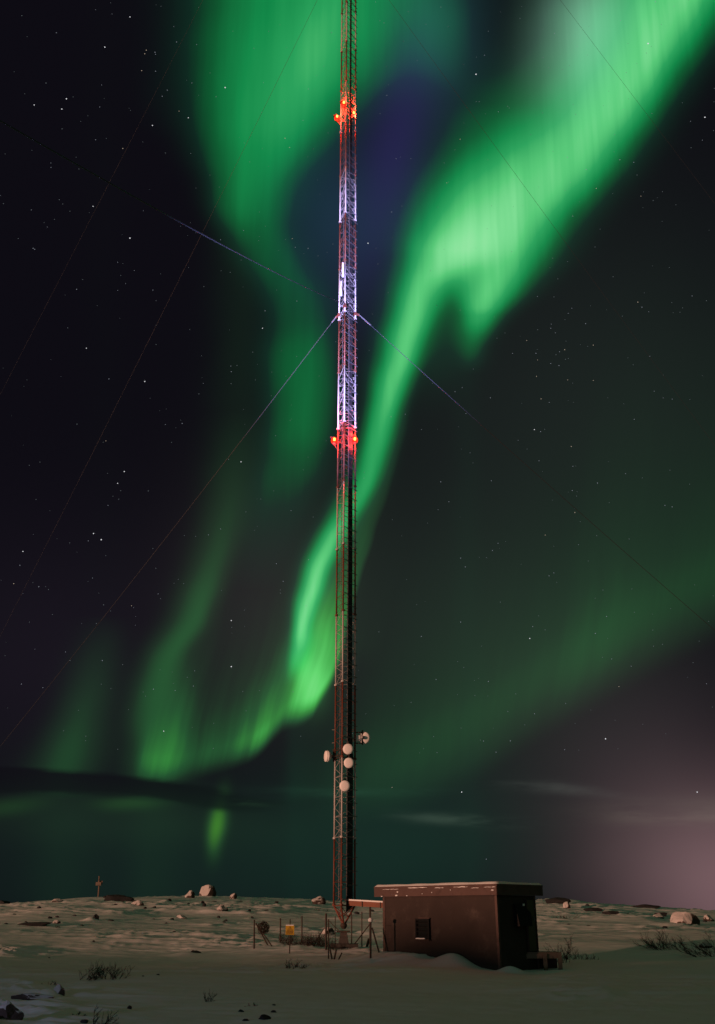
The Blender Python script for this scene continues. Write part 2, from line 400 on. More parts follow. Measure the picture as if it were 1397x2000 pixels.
def snow_mat():
    m_ = bpy.data.materials.new('wind_packed_snow'); m_.use_nodes = True; t = m_.node_tree; q = NG(t); b = t.nodes['Principled BSDF']
    b.inputs['Roughness'].default_value = .75; b.inputs['Specular IOR Level'].default_value = .15
    pos = q.n('ShaderNodeTexCoord').outputs['Object']
    n1 = q.noise(pos, .25, 5, .6); k = q.m('ADD', .86, q.m('MULTIPLY', n1, .22))
    q.put(b.inputs['Base Color'], q.vm('MULTIPLY', q.comb(k, k, k), (.75, .76, .75)))
    st = q.vm('MULTIPLY', pos, (1.0, 3.2, 1.0))
    h = q.m('ADD', q.m('MULTIPLY', q.noise(st, 2.2, 5, .62), 1.0), q.m('MULTIPLY', q.noise(pos, 14, 4, .6), .25))
    bp = q.n('ShaderNodeBump'); bp.inputs['Strength'].default_value = .22; bp.inputs['Distance'].default_value = .05
    q.put(bp.inputs['Height'], h); t.links.new(bp.outputs[0], b.inputs['Normal'])
    return m_
M['snow'] = snow_mat()

# ------------------------------------------------------------------ ground
def vnoise(x, y, seed):
    xi = np.floor(x).astype(np.int64); yi = np.floor(y).astype(np.int64); xf = x - xi; yf = y - yi
    def h(a, b):
        n = (a * 374761393 + b * 668265263 + seed * 144269) & 0xffffffff
        n = ((n ^ (n >> 13)) * 1274126177) & 0xffffffff
        return ((n ^ (n >> 16)) & 0xffff) / 65535.0
    u = xf * xf * xf * (xf * (xf * 6 - 15) + 10); v = yf * yf * yf * (yf * (yf * 6 - 15) + 10)
    a = h(xi, yi) * (1 - u) + h(xi + 1, yi) * u; b = h(xi, yi + 1) * (1 - u) + h(xi + 1, yi + 1) * u
    return (a * (1 - v) + b * v) * 2 - 1
def fbm(x, y, seed, o=4):
    r_ = 0; a = 1.0
    for i in range(o): r_ = r_ + a * vnoise(x * 2 ** i, y * 2 ** i, seed + i * 17); a *= .5
    return r_
CREST = 88.0
sky_px = [(-400, 1790), (0, 1772), (60, 1769), (193, 1759), (300, 1753), (400, 1752), (500, 1756), (600, 1759), (700, 1763), (900, 1758), (1050, 1758), (1090, 1764), (1150, 1769), (1240, 1773), (1300, 1782), (1397, 1788), (1700, 1800)]
cx = np.array([at(a, b, CREST).x for a, b in sky_px]); cz = np.array([at(a, b, CREST).z for a, b in sky_px])
HUT0 = at(978, 1900, 29.0)
Ldir = Vector((-.7033, .711, 0)).normalized(); Gdir = Vector((Ldir.y, -Ldir.x, 0))
Gdir = Vector((.711, .7033, 0)).normalized()
drifts = []       # (x, y, height, long radius, short radius, turn)
def gauss(x, y, cx_, cy_, h, a, b, rot=0.0):
    c, s = math.cos(rot), math.sin(rot); ux = ((x - cx_) * c + (y - cy_) * s) / a; uy = (-(x - cx_) * s + (y - cy_) * c) / b
    return h * np.exp(-(ux * ux + uy * uy))
def ground_base(x, y):
    x = np.asarray(x, float); y = np.asarray(y, float)
    zc = np.interp(x, cx, cz)
    near = np.interp(y, [-400, -40, 0, 10, 17, 29, 38.5], [0, 0, .05, .08, .10, .22, .36])
    t = np.clip((y - 33) / (CREST - 33), 0, 1)
    s = np.sin(t * math.pi / 2) ** 1.6
    z = near * (1 - s) + zc * s
    z = z - np.where(y > CREST, (y - CREST) ** 2 * .0016 / (1 + (y - CREST) * .012), 0)
    # the rise behind the viewer on the left, which shades the foreground from the town's light
    q = -.6 * x + .8 * y; w = -.8 * x - .6 * y
    hq = np.interp(q, [-200, -40, 10, 20, 25, 31, 40, 48, 55, 65, 90], [5.6, 5.6, 5.4, 4.9, 4.3, 3.6, 3.5, 3.6, 3.7, 3.6, 3.0]) + .5 * fbm(q * .25, w * .03, 91, 3)
    z = z + np.clip(hq, 0, 9) * np.exp(-((w - 62) / 20.0) ** 2)
    # drifts: behind the hut's near wall, round the mast foot, peak in front of the hut
    for d in ((1.2, 31.6, .42, 2.4, 1.1, 2.36), (2.75, 29.9, .28, .55, .5, 0), (-1.6, 36.4, .10, 3.0, .8, 0), (-3.6, 37.6, .12, 2.2, .7, .1), (4.15, 28.55, .16, .35, .2, .3), (-.5, 38.2, -.14, 1.1, .8, 0)):
        z = z + gauss(x, y, *d)
    return z
def ground_fine(x, y):
    z = ground_base(x, y)
    wx = x + 1.2 * vnoise(x * .3, y * .3, 5)
    z = z + .13 * fbm(x * .10, y * .16, 11, 3)
    r1 = 1 - np.abs(fbm(wx * .30 + .15 * y, y * 1.05, 21, 3)); r2 = 1 - np.abs(fbm(wx * .9, y * 2.6 + .5 * x, 31, 3))
    m1 = np.clip(fbm(x * .14, y * .24, 41, 2) * 1.1 + .45, 0, 1.2)
    z = z + m1 * (.11 * r1 ** 5 + .04 * r2 ** 4) + .012 * fbm(x * 1.6, y * 3.4, 51, 3)
    for d in drifts: z = z + gauss(x, y, *d)
    return z
def hit(px, py, y0=12.0, y1=87.0):
    """where the view direction of a photo pixel meets the ground"""
    ys = np.linspace(y0, y1, 1500)
    u = (1000 - py) / F; a = (px - 698.5) / F; dy, dz = CP - u * SP, SP + u * CP
    k = ys / dy; xs = a * k; zs = EYE + dz * k
    under = np.nonzero(zs <= ground_base(xs, ys))[0]
    i = under[0] if len(under) else len(ys) - 1
    return Vector((xs[i], ys[i], float(ground_base(xs[i], ys[i]))))

# ------------------------------------------------------------------ rocks (drifts are collected before the ground is meshed)
def rock_mesh(w, d, h, seed, cuts=7, sub=3):
    import bmesh
    bm = bmesh.new(); bmesh.ops.create_icosphere(bm, subdivisions=sub, radius=1.0)
    q = random.Random(seed); pl = []
    for _ in range(cuts):
        n = Vector((q.uniform(-1, 1), q.uniform(-1, 1), q.uniform(-.5, 1))).normalized(); pl.append((n, q.uniform(.55, .85)))
    off = Vector((seed * 1.7, seed * .9, seed * .3))
    for v in bm.verts:
        p = v.co.copy()
        for n, dd in pl:
            e = p.dot(n) - dd
            if e > 0: p -= n * e
        p *= 1 + .16 * mnoise.noise(p * 1.6 + off) + .07 * mnoise.noise(p * 4.2 + off)
        v.co = Vector((p.x * w / 2, p.y * d / 2, p.z * h * .66 + h * .22))
    me = bpy.data.meshes.new('boulder'); bm.to_mesh(me); bm.free(); return me
def rock(name, px, py, wpx, hpx, label, cat, seed, group=None, m_='rock', drift=1.0, depth=.8, cuts=7, rz=0.0, sub=3):
    p = hit(px, py); k = F / (p.y * CP + (p.z - EYE) * SP)
    w, h = wpx / k, hpx / k
    me = rock_mesh(w, w * depth, h, seed, cuts, sub); me.materials.append(M[m_])
    if m_ == 'rock': me.polygons.foreach_set('use_smooth', [False] * len(me.polygons))
    o = bpy.data.objects.new(name, me); col.objects.link(o); o.location = Vector((p.x, p.y, float(ground_fine(np.array([p.x]), np.array([p.y - w * depth * .3]))[0]) + h * (.2 if depth < .5 else .04))); o.rotation_euler = (0, 0, rz)
    tag(o, label, cat, group)
    if drift:
        drifts.append((p.x - w * .75, p.y - .05, h * .55 * drift, w * 1.0, w * .42 + .15, 0.06))
    return o
rocks = [
 # px, base py, width px, height px, label, drift
 (404, 1753, 36, 27, 'largest pale boulder standing against the sky on the ridge', 0.0, .8),
 (371, 1754, 19, 15, 'small pointed boulder just left of the big ridge boulder', .1, .8),
 (433, 1781, 26, 16, 'rounded snow capped boulder below and right of the big ridge boulder', .5, .8),
 (621, 1764, 31, 19, 'snow topped boulder on the ridge just left of the mast', 0.0, .7),
 (356, 1791, 26, 10, 'flat dark rock with snow on its left side, below the ridge boulders', .7, .6),
 (187, 1797, 13, 13, 'dark wedge shaped stone below the signpost', .9, .6),
 (383, 1857, 26, 9, 'dark flat stone alone on the slope left of the fence', 1.0, .6),
 (112, 1951, 27, 26, 'dark boulder with a snow ramp at lower left', 1.2, .8),
 (16, 1998, 56, 40, 'snow covered boulder at the bottom left corner in bluish light', .2, .9),
 (8, 1772, 26, 12, 'low dark rock on the skyline at the far left edge', .3, .8),
 (113, 1769, 24, 9, 'low snowy rock on the ridge left of the signpost', .5, .8),
 (455, 1757, 15, 13, 'small cairn like rock pile on the ridge right of the big boulder', 0.0, .9),
 (1338, 1806, 56, 34, 'big boulder under thick snow above the shrubs at right', .2, .9),
 (1287, 1793, 26, 13, 'snowy rock hump just left of the big snow covered boulder', .2, .9),
 (1384, 1794, 22, 13, 'pale boulder on the skyline at the far right', 0.0, .8),
 (1108, 1774, 16, 13, 'small reddish boulder on the ridge right of the hut', 0.0, .8),
 (1378, 1851, 26, 14, 'yellowish stone among the shrubs at the right edge', 0.0, .8),
 (517, 1990, 28, 11, 'low dark stone in the foreground left of centre', .4, .7),
 (640, 1822, 30, 18, 'snowy hump of rock behind the fence beside the mast foot', .4, .8),
 (230, 1764, 64, 15, 'long dark rock outcrop beside the signpost', .2, .4),
 (268, 1772, 26, 14, 'snow backed rock step right of the signpost outcrop', .8, .5),
 (70, 1809, 74, 8, 'long thin dark rock ledge on the left slope', .1, .3),
 (110, 1805, 16, 9, 'pale stone at the right end of the thin left ledge', .6, .7),
 (1086, 1769, 60, 11, 'dark rock slope on the ridge beside the hut roof', 0.0, .35),
 (1160, 1777, 48, 7, 'upper thin dark rock band right of the hut', 0.0, .35),
 (1192, 1784, 36, 7, 'lower thin dark rock band right of the hut', 0.0, .35),
 (1262, 1778, 62, 8, 'dark rock rib along the right skyline', 0.0, .35),
 (1292, 1787, 28, 7, 'short dark rib below the right skyline', 0.0, .4),
 (60, 1955, 90, 14, 'dark rock ledge running left of the lower left boulder', .1, .35),
]
for i, (px, py, w, h, lab, dr, dp) in enumerate(rocks):
    dark = any(k in lab for k in ('dark', 'reddish'))
    rock('boulder' if w > 15 else 'stone', px, py, w, h, lab, 'boulder' if h > 9 else 'rock', 11 + i * 3, m_='stone' if 'dark' in lab and 'boulder' not in lab else 'rock', drift=dr, depth=dp, cuts=9 if w > 24 else 6)
spots = [(75, 1781, 10, 5), (28, 1789, 8, 4), (112, 1793, 9, 4), (160, 1808, 10, 3), (217, 1797, 14, 4), (331, 1763, 9, 6), (368, 1769, 8, 4), (396, 1768, 8, 10),
         (441, 1795, 8, 4), (337, 1794, 9, 5), (427, 1789, 7, 5), (340, 1827, 8, 4), (183, 1843, 7, 4), (307, 1922, 8, 3), (278, 1924, 6, 2), (96, 1871, 5, 3), (470, 1764, 10, 4), (300, 1793, 6, 2), (145, 1790, 9, 3), (51, 1803, 8, 4),
         (302, 1775, 8, 5), (12, 1805, 8, 3), (205, 1758, 10, 5), (226, 1771, 10, 4), (283, 1776, 9, 5), (262, 1766, 9, 7), (325, 1800, 7, 3), (438, 1799, 8, 4), (399, 1775, 8, 8), (466, 1766, 9, 4), (98, 1795, 10, 5), (345, 1770, 7, 3), (248, 1762, 12, 4), (418, 1764, 12, 3), (61, 1806, 12, 4), (88, 1808, 9, 4)]
for i, (px, py, w, h) in enumerate(spots):
    rock('stone', px, py, w, h, 'little dark stone poking out of the snow on the left slope', 'stone', 200 + i, 'little dark stones on the left slope', 'stone', .8 if i % 2 else .3, .8, 6, sub=2)
spots2 = [(697, 1783, 12, 7), (727, 1778, 10, 6), (540, 1764, 9, 5), (487, 1782, 9, 5), (493, 1790, 7, 5), (520, 1780, 12, 3)]
for i, (px, py, w, h) in enumerate(spots2):
    rock('stone', px, py, w, h, 'small dark stone on the slope behind the fence', 'stone', 260 + i, 'small stones behind the fence', 'stone', .7, .8, 6, sub=2)
spots3 = [(1111, 1809, 8, 3), (1227, 1785, 8, 4), (1298, 1812, 14, 5), (1150, 1811, 9, 2), (1376, 1796, 9, 5), (1062, 1771, 6, 5), (1148, 1771, 10, 5)]
for i, (px, py, w, h) in enumerate(spots3):
    rock('stone', px, py, w, h, 'small dark stone on the slope right of the hut', 'stone', 290 + i, 'small stones right of the hut', 'stone', .6, .8, 6, sub=2)
spots4 = [(470, 1972, 14, 5), (535, 1974, 12, 5), (480, 1992, 14, 5), (252, 1970, 13, 8), (165, 1996, 20, 9), (535, 1964, 8, 3)]
for i, (px, py, w, h) in enumerate(spots4):
    rock('stone', px, py, w, h, 'dark stone half buried in the near snow at lower left', 'stone', 320 + i, 'half buried stones in the near snow', 'stone', .4, .8, 6, sub=2)

marks = [(q[0], q[1], q[4]) for q in rocks] + [(193, 1745, 'trail signpost'), (567, 1850, 'yellow warning sign'), (672, 1820, 'mast foot'), (900, 1800, 'brown hut'), (510, 1825, 'left fence corner')]
short = {'largest': 'largest ridge boulder', 'small pointed': 'small pointed boulder', 'rounded snow': 'rounded snow capped boulder', 'snow topped': 'snow topped boulder by the mast', 'flat dark': 'flat dark rock with snow on one side', 'dark wedge': 'dark wedge shaped stone', 'dark flat': 'lone dark flat stone', 'dark boulder': 'lower left dark boulder', 'snow covered': 'bottom left corner boulder', 'low dark rock': 'rock on the far left skyline', 'low snowy': 'low snowy ridge rock', 'small cairn': 'cairn like rock pile', 'big boulder': 'big snow covered boulder at right', 'snowy rock hump': 'snowy rock hump', 'pale boulder': 'pale boulder at far right', 'small reddish': 'small reddish boulder', 'yellowish': 'yellowish stone', 'low dark stone': 'low dark foreground stone', 'snowy hump': 'snowy hump by the mast foot', 'long dark': 'long dark outcrop', 'snow backed': 'snow backed rock step', 'long thin': 'long thin dark ledge', 'pale stone': 'pale ledge stone', 'dark rock slope': 'dark rock slope by the hut roof', 'upper thin': 'upper thin rock band', 'lower thin': 'lower thin rock band', 'dark rock rib': 'dark rock rib at right', 'short dark rib': 'short dark rib', 'dark rock ledge': 'dark ledge at lower left'}
seen = {}
for o in [o for o in col.objects if o.get('group') and 'stones' in o['group']]:
    px, py = proj(o.location)
    opts = []
    for mx_, my_, lb in marks:
        nm = next((v for k, v in short.items() if lb.startswith(k)), lb)
        ddx, ddy = px - mx_, (py - my_) * 2
        dirn = ('left of' if ddx < 0 else 'right of') if abs(ddx) > abs(ddy) else ('above' if ddy < 0 else 'below')
        dist = math.hypot(ddx, ddy)
        opts.append((dist, ('just ' if dist < 45 else 'well ' if dist > 120 else '') + dirn, nm))
    for dist, dirn, nm in sorted(opts):
        lab = f'{"tiny" if o.dimensions.x < .25 else "small"} dark stone {dirn} the {nm}'
        if lab not in seen: break
    seen[lab] = 1; o['label'] = lab

ys = np.concatenate([np.linspace(-160, 8, 60)[:-1], np.linspace(8, 15, 30)[:-1], np.linspace(15, 40, 330)[:-1], np.linspace(40, 70, 170)[:-1], np.linspace(70, 96, 70)[:-1], 96 + np.linspace(0, 1, 30) ** 2.5 * 1800])
sv = np.concatenate([-np.geomspace(1, 60, 40)[::-1][:-1], np.linspace(-1, 1, 460), np.geomspace(1, 60, 40)[1:]])
Yg, Sg = np.meshgrid(ys, sv, indexing='ij')
Xg = Sg * (np.clip(Yg, 4, 100) * .44 + 5.0)
Zg = ground_fine(Xg, Yg)
ny, nx = Yg.shape
idx = np.arange(ny * nx).reshape(ny, nx)
fc = np.stack([idx[:-1, :-1], idx[:-1, 1:], idx[1:, 1:], idx[1:, :-1]], -1).reshape(-1, 4)
me = bpy.data.meshes.new('ground')
me.vertices.add(ny * nx); me.vertices.foreach_set('co', np.stack([Xg, Yg, Zg], -1).ravel())
me.loops.add(fc.size); me.loops.foreach_set('vertex_index', fc.ravel())
me.polygons.add(len(fc)); me.polygons.foreach_set('loop_start', np.arange(len(fc)) * 4); me.polygons.foreach_set('loop_total', np.full(len(fc), 4))
me.polygons.foreach_set('use_smooth', np.ones(len(fc), bool)); me.update(calc_edges=True); me.materials.append(M['snow'])
gr = bpy.data.objects.new('ground', me); col.objects.link(gr); tag(gr, 'wind packed snow field on the fell', kind='structure')
def gz(x, y): return float(ground_fine(np.array([x]), np.array([y]))[0])

# ------------------------------------------------------------------ stars
sb = MB()
star_m = [emit('star_bright', (.95, .95, 1), .8), emit('star_mid', (.75, .8, .95), .32), emit('star_faint', (.6, .7, .75), .22), emit('star_warm', (1, .8, .6), .5)]
def star(px, py, r_, mi):
    k = 4000.0; u = (1000 - py) / F; a = (px - 698.5) / F
    d = Vector((a, CP - u * SP, SP + u * CP)).normalized() * k
    c = d + Vector((0, 0, EYE)); e = r_ * k / F
    sb.add([c + Vector(v) * e for v in ((1, 0, 0), (-1, 0, 0), (0, 1, 0), (0, -1, 0), (0, 0, 1), (0, 0, -1))],
           [(0, 2, 4), (2, 1, 4), (1, 3, 4), (3, 0, 4), (2, 0, 5), (1, 2, 5), (3, 1, 5), (0, 3, 5)], mi)
big = [(298, 245), (452, 1212), (719, 475), (67, 205), (130, 193), (121, 213), (182, 403), (183, 1042), (169, 680), (243, 921), (230, 944), (254, 33), (205, 92), (440, 171), (368, 230), (1035, 1247), (1377, 229), (930, 145), (1183, 1443), (1362, 1547), (1266, 85),
       (320, 1428), (254, 465), (471, 902), (513, 641), (1044, 839), (902, 1547), (198, 1054), (45, 1077), (283, 745), (452, 1302)]
for a, b in big: star(a, b, rnd.uniform(1.0, 1.5), 0)
mids = [(187, 273), (345, 82), (277, 138), (286, 98), (283, 105), (304, 106), (303, 102), (375, 162), (327, 176), (304, 139), (317, 188), (350, 217), (195, 209), (571, 466), (577, 483), (602, 485), (476, 450), (566, 288), (592, 235), (557, 270),
        (765, 414), (774, 310), (873, 357), (899, 272), (1211, 312), (1252, 383), (1238, 317), (1119, 422), (1145, 331), (1165, 368), (1029, 665), (1050, 703), (1093, 687), (1103, 683), (1092, 714), (1076, 710), (1159, 674), (1144, 632), (1117, 602), (1110, 612), (1050, 579), (1085, 650), (1077, 633), (1076, 641), (1047, 690), (1048, 735), (1159, 743), (1109, 742), (1278, 764), (1246, 590), (1352, 578), (1239, 819),
        (903, 757), (889, 765), (958, 777), (1057, 779), (1073, 786), (1056, 843), (1053, 900), (1116, 872), (1118, 958), (1222, 925), (1299, 987), (877, 980), (960, 939), (861, 941), (792, 809), (764, 814), (518, 607), (580, 588), (603, 1093), (598, 1183), (540, 1101), (431, 1033),
        (1123, 1001), (900, 1090), (1065, 1045), (1082, 1119), (909, 1107), (973, 1061), (962, 1075), (1185, 1204), (1163, 1237), (1195, 1287), (1233, 1301), (1209, 1341), (823, 1243), (852, 1327), (954, 1331), (900, 1215), (997, 1447), (969, 1469), (950, 1678), (766, 1538), (378, 1340), (300, 1346), (200, 1290), (257, 1183), (76, 1146), (27, 1140), (39, 1104), (309, 1160), (181, 1129), (42, 1336), (84, 1343), (356, 827), (323, 829), (451, 715), (452, 726), (207, 861), (213, 740), (150, 565), (240, 290), (65, 485), (68, 487), (1254, 600), (1313, 990)]
for a, b in mids: star(a, b, rnd.uniform(.7, .95), rnd.choice((1, 1, 1, 3)))
for _ in range(620):
    px, py = rnd.uniform(-900, 2300), rnd.uniform(-1200, 1480)
    star(px, py, rnd.uniform(.45, .8), rnd.choice((2, 2, 2, 1)))
for _ in range(420):
    px, py = rnd.uniform(0, 1397), rnd.uniform(0, 1470)
    star(px, py, rnd.uniform(.45, .85), rnd.choice((2, 2, 2, 2, 1)))
so_ = sb.build('stars', star_m); tag(so_, 'scattered white stars across the night sky', kind='stuff')
so_.visible_shadow = True

# ------------------------------------------------------------------ mast
MC = Vector((-.535, 38.45, 0)); MR = .464
def leg_dir(phi): return Vector((math.cos(R(phi)), math.sin(R(phi)), 0))
PH = {'A': 141.4, 'B': 261.4, 'C': 21.4}
LEG = {k: MC + leg_dir(v) * MR for k, v in PH.items()}
KINK = 1.98; Z1 = 4.41; NSEC = 25
mast = empty('radio_mast', (MC.x, MC.y, 0)); MO = Vector((MC.x, MC.y, 0))
tag(mast, 'tall red and white lattice radio mast rising out of the frame', 'mast')
def leg_mesh(z0, z1, r_=.036):
    b = MB(); b.bar((0, 0, 0), (0, 0, z1 - z0), r_, 10); return b
def lattice(h, bays):
    b = MB(); P = [LEG[k] - MO for k in 'ABC']
    for i in range(3):
        a, c = P[i], P[(i + 1) % 3]
        dh = h / bays
        for j in range(bays):
            z0 = j * dh; up = Vector((0, 0, 1))
            b.bar(a + up * (z0 + .02), c + up * (z0 + .02), .0075, 4)
            if j % 2 == 0:
                b.bar(a + up * (z0 + .03), c + up * (z0 + dh * .5), .0075, 4); b.bar(c + up * (z0 + dh * .5), a + up * (z0 + dh - .01), .0075, 4)
            else:
                b.bar(c + up * (z0 + .03), a + up * (z0 + dh * .5), .0075, 4); b.bar(a + up * (z0 + dh * .5), c + up * (z0 + dh - .01), .0075, 4)
    # climbing ladder runs up inside, against the face between two legs
    return b
lat_me = {}; leg_me = {}; col_me = {}
def flange():
    b = MB(); b.lathe([(.03, -.04), (.065, -.035), (.07, 0), (.065, .035), (.03, .04)], (0, 0, 0), (0, 0, 1), 10); return b
fl_me = None
for s_ in range(-1, NSEC):
    z0 = KINK if s_ < 0 else Z1 + 3 * s_; z1 = Z1 + 3 * (s_ + 1)
    colr = 'red' if s_ % 2 else 'white'
    h = z1 - z0
    key = (round(h, 2), colr)
    if key not in lat_me:
        o = lattice(h, 4 if h > 2.9 else 3).build('section', M[colr], mast); lat_me[key] = o.data
    else:
        o = bpy.data.objects.new('section', lat_me[key]); col.objects.link(o); o.parent = mast
    o.location = (0, 0, z0)
    for k in 'ABC':
        if key not in leg_me: leg_me[key] = leg_mesh(z0, z1).build('leg', M[colr], o, True).data; lg = bpy.data.objects[-1] if False else o.children[-1]
        else:
            lg = bpy.data.objects.new('leg', leg_me[key]); col.objects.link(lg); lg.parent = o
        lg.location = LEG[k] - MO
        if fl_me is None or colr not in col_me:
            fo = flange().build('flange', M[colr], o, False); col_me[colr] = fo.data; fl_me = True
        else:
            fo = bpy.data.objects.new('flange', col_me[colr]); col.objects.link(fo); fo.parent = o
        fo.location = LEG[k] - MO + Vector((0, 0, .0 if s_ >= 0 else .04))
ZTOP = Z1 + 3 * NSEC
# foot: legs taper to a point that stands on a plinth
TIP = at(668, 1803, 38.45); TIP = Vector((MC.x + .02, MC.y, TIP.z))
foot = MB()
b = MB()
for k in 'ABC': b.bar(LEG[k] - MO + Vector((0, 0, KINK)), TIP - MO + (LEG[k] - MO).normalized() * .06, .036, 8)
f_ = b.build('foot_cone', M['red'], mast)
b = MB()
for k, k2 in (('A', 'B'), ('B', 'C'), ('C', 'A')):
    a = LEG[k] - MO + Vector((0, 0, KINK)); c = (LEG[k2] - MO) * .45 + Vector((0, 0, (KINK + TIP.z * 2) / 3)); d = LEG[k2] - MO + Vector((0, 0, KINK)); e = (LEG[k] - MO) * .45 + Vector((0, 0, (KINK + TIP.z * 2) / 3))
    b.bar(a, c, .014, 5); b.bar(d, e, .014, 5); b.bar(a, d, .014, 5)
b.build('foot_brace', M['red'], mast)
zt = TIP.z
b = MB(); b.lathe([(.05, zt + .02), (.11, zt - .02), (.13, zt - .1), (.09, zt - .16), (.07, zt - .2)], (.02, 0, 0), (0, 0, 1), 14); b.build('bearing', M['rust'], mast)
zp = at(668, 1819, 38.45).z
b = MB(); b.box((-.24, -.24, zp - .03), (.26, .24, zp + .02)); b.build('base_plate', M['rust'], mast)
b = MB(); zb = at(668, 1843, 38.45).z
vs = []
for zz, hw in ((zb, .19), (zp - .033, .12)): vs += [(-hw + .02, -hw, zz), (hw + .02, -hw, zz), (hw + .02, hw, zz), (-hw + .02, hw, zz)]
b.add(vs, [(0, 3, 2, 1), (4, 5, 6, 7), (0, 1, 5, 4), (1, 2, 6, 5), (2, 3, 7, 6), (3, 0, 4, 7)]); b.build('pedestal', M['conc'], mast)
b = MB(); b.box((-.46, -.5, zb - .9), (.56, .5, zb - .003)); b.build('footing', M['conc'], mast)
# cable run on the face between the front leg and the right leg
BC = (LEG['C'] - LEG['B']); bcn = Vector((BC.y, -BC.x, 0)).normalized()      # outward normal of that face
if bcn.dot(LEG['B'] - MC) < 0: bcn = -bcn
b0 = LEG['B'] - MO; bl = BC.length; bd = BC.normalized()
rng = random.Random(3)
ends = [ZTOP - 1, 74.0, 62.0, 55.0, 42.5, 42.0, 34.5, 34.0, 22.5, 8.2, 7.6]
for i, ze in enumerate(ends):
    f = .43 + i * .044
    zs = [1.75 + .02 * i]; z = zs[0]
    while z < ze: z = min(z + 3.0, ze); zs.append(z)
    b = MB(); b.path([b0 + bd * (bl * f) - bcn * (.035 + rng.uniform(-.006, .006)) + Vector((0, 0, zz)) for zz in zs], .0185, 6)
    b.build('cable', M['cable'], mast, True)
brk = MB(); a = b0 - bd * .02 + bcn * .045; c = b0 + bd * (bl + .09) + bcn * .045
brk.obox(a - bcn * .009 - Vector((0, 0, .011)), c - a, bcn * .018, (0, 0, .022))
bm_ = None; z = 2.2
while z < 60:
    if bm_ is None: o = brk.build('cable_bracket', M['galv'], mast); bm_ = o.data
    else: o = bpy.data.objects.new('cable_bracket', bm_); col.objects.link(o); o.parent = mast
    o.location = (0, 0, z); z += .5
b = MB()
for f in (.36, .40):
    b.path([b0 + bd * (bl * f) + bcn * (.01) + Vector((0, 0, zz)) for zz in np.linspace(2.3, ZTOP - 1, 24)], .009, 4)
b.build('cable_ladder_rail', M['galv'], mast)
# climbing ladder inside, on the back left
lad = MB(); mid_ = (LEG['A'] + LEG['B']) / 2 - MO; lv = (LEG['B'] - LEG['A']).normalized(); inn = -mid_.normalized() * .10
l1, l2 = mid_ + inn - lv * .14, mid_ + inn + lv * .14
for l in (l1, l2): lad.path([l + Vector((0, 0, zz)) for zz in np.linspace(2.2, ZTOP - .5, 26)], .012, 5)
lo_ = lad.build('ladder', M['galv'], mast)
z = 2.4; rm = None; cnt = 0
while z < 60:
    if rm is None: r__ = MB().bar(l1, l2, .009, 4).build('rung', M['galv'], lo_); rm = r__.data
    else: r__ = bpy.data.objects.new('rung', rm); col.objects.link(r__); r__.parent = lo_
    r__.location = (0, 0, z); z += .30
# guy brackets
GH1 = at(655, 616, LEG['A'].y).z
for k in 'ABC':
    b = MB(); p = LEG[k] - MO; dv = leg_dir(PH[k])
    b.lathe([(.05, -.09), (.085, -.08), (.085, .08), (.05, .09)], p + Vector((0, 0, GH1)), (0, 0, 1), 12)
    b.obox(p + Vector((0, 0, GH1 - .07)) + dv * .05 - dv.cross(Vector((0, 0, 1))) * .015, dv * .16, dv.cross(Vector((0, 0, 1))) * .03, (0, 0, .12))
    b.build('guy_bracket', M['red'], mast)
# small step bolts and stub beside the left leg
b = MB()
for py in (1425.5, 1451):
    zz = at(649, py, LEG['A'].y).z; p = LEG['A'] - MO
    b.bar(p + Vector((-.02, 0, zz)), p + Vector((-.14, -.02, zz)), .012, 5)
b.build('step_bolt', M['white'], mast)

# guy wires ------------------------------------------------------
def guy(k, h, az, rad, label, ins=True, sag=.6, zend=.3):
    dv = Vector((az[0], az[1], 0)).normalized(); p0 = LEG[k] + leg_dir(PH[k]) * .19; p0.z = h
    p1 = LEG[k] + dv * rad; p1.z = zend
    root = empty('guy_wire', p1); tag(root, label, 'guy wire', 'guy wires of the mast')
    pts = []
    for i in range(25):
        t = i / 24; p = p0.lerp(p1, t); p.z -= sag * 4 * t * (1 - t); pts.append(p - p1)
    MB().path(pts,   .014 if h < 40 else .0075, 5).build('strand', M['wire'], root)
    d = (pts[1] - pts[0]).normalized()
    MB().bar(pts[0] - d * .02, pts[0] + d * (.75 if ins else .35), .03, 8).build('socket', M['galv'], root)
    g_ = MB(); g_.box((-.4, -.4, -.8), (.4, .4, .06)); g_.build('anchor_block', M['conc'], root)
    return root
def zgr(k, az, rad):
    dv = Vector((az[0], az[1], 0)).normalized(); p = LEG[k] + dv * rad
    return gz(p.x, p.y) - .02
dA, dB, dC = (-.70, .71), (-.15, -.989), (.875, .484)
guy('A', GH1, dA, 50, 'lit guy wire running down to the left behind the mast', False, zend=zgr('A', dA, 50))
guy('B', GH1, dB, 49.5, 'lit guy wire coming up over the viewer to the left', False, zend=zgr('B', dB, 49.5))
guy('C', GH1, dC, 50, 'lit guy wire running down to the right from the mast', True, zend=zgr('C', dC, 50))
guy('A', 54.6, dA, 50.6, 'thin dark guy wire across the green glow left of the mast top', False, zend=zgr('A', dA, 50.6))
guy('C', 54.0, dC, 50.6, 'thin dark guy wire crossing the aurora nearest right of the mast', False, zend=zgr('C', dC, 50.6))
guy('A', 77.5, dA, 86, 'faint outermost guy wire in the dark sky at upper left', False, zend=zgr('A', dA, 86))
guy('C', 76.5, dC, 77, 'thin dark guy wire across the bright aurora at upper right', False, zend=zgr('C', dC, 77))

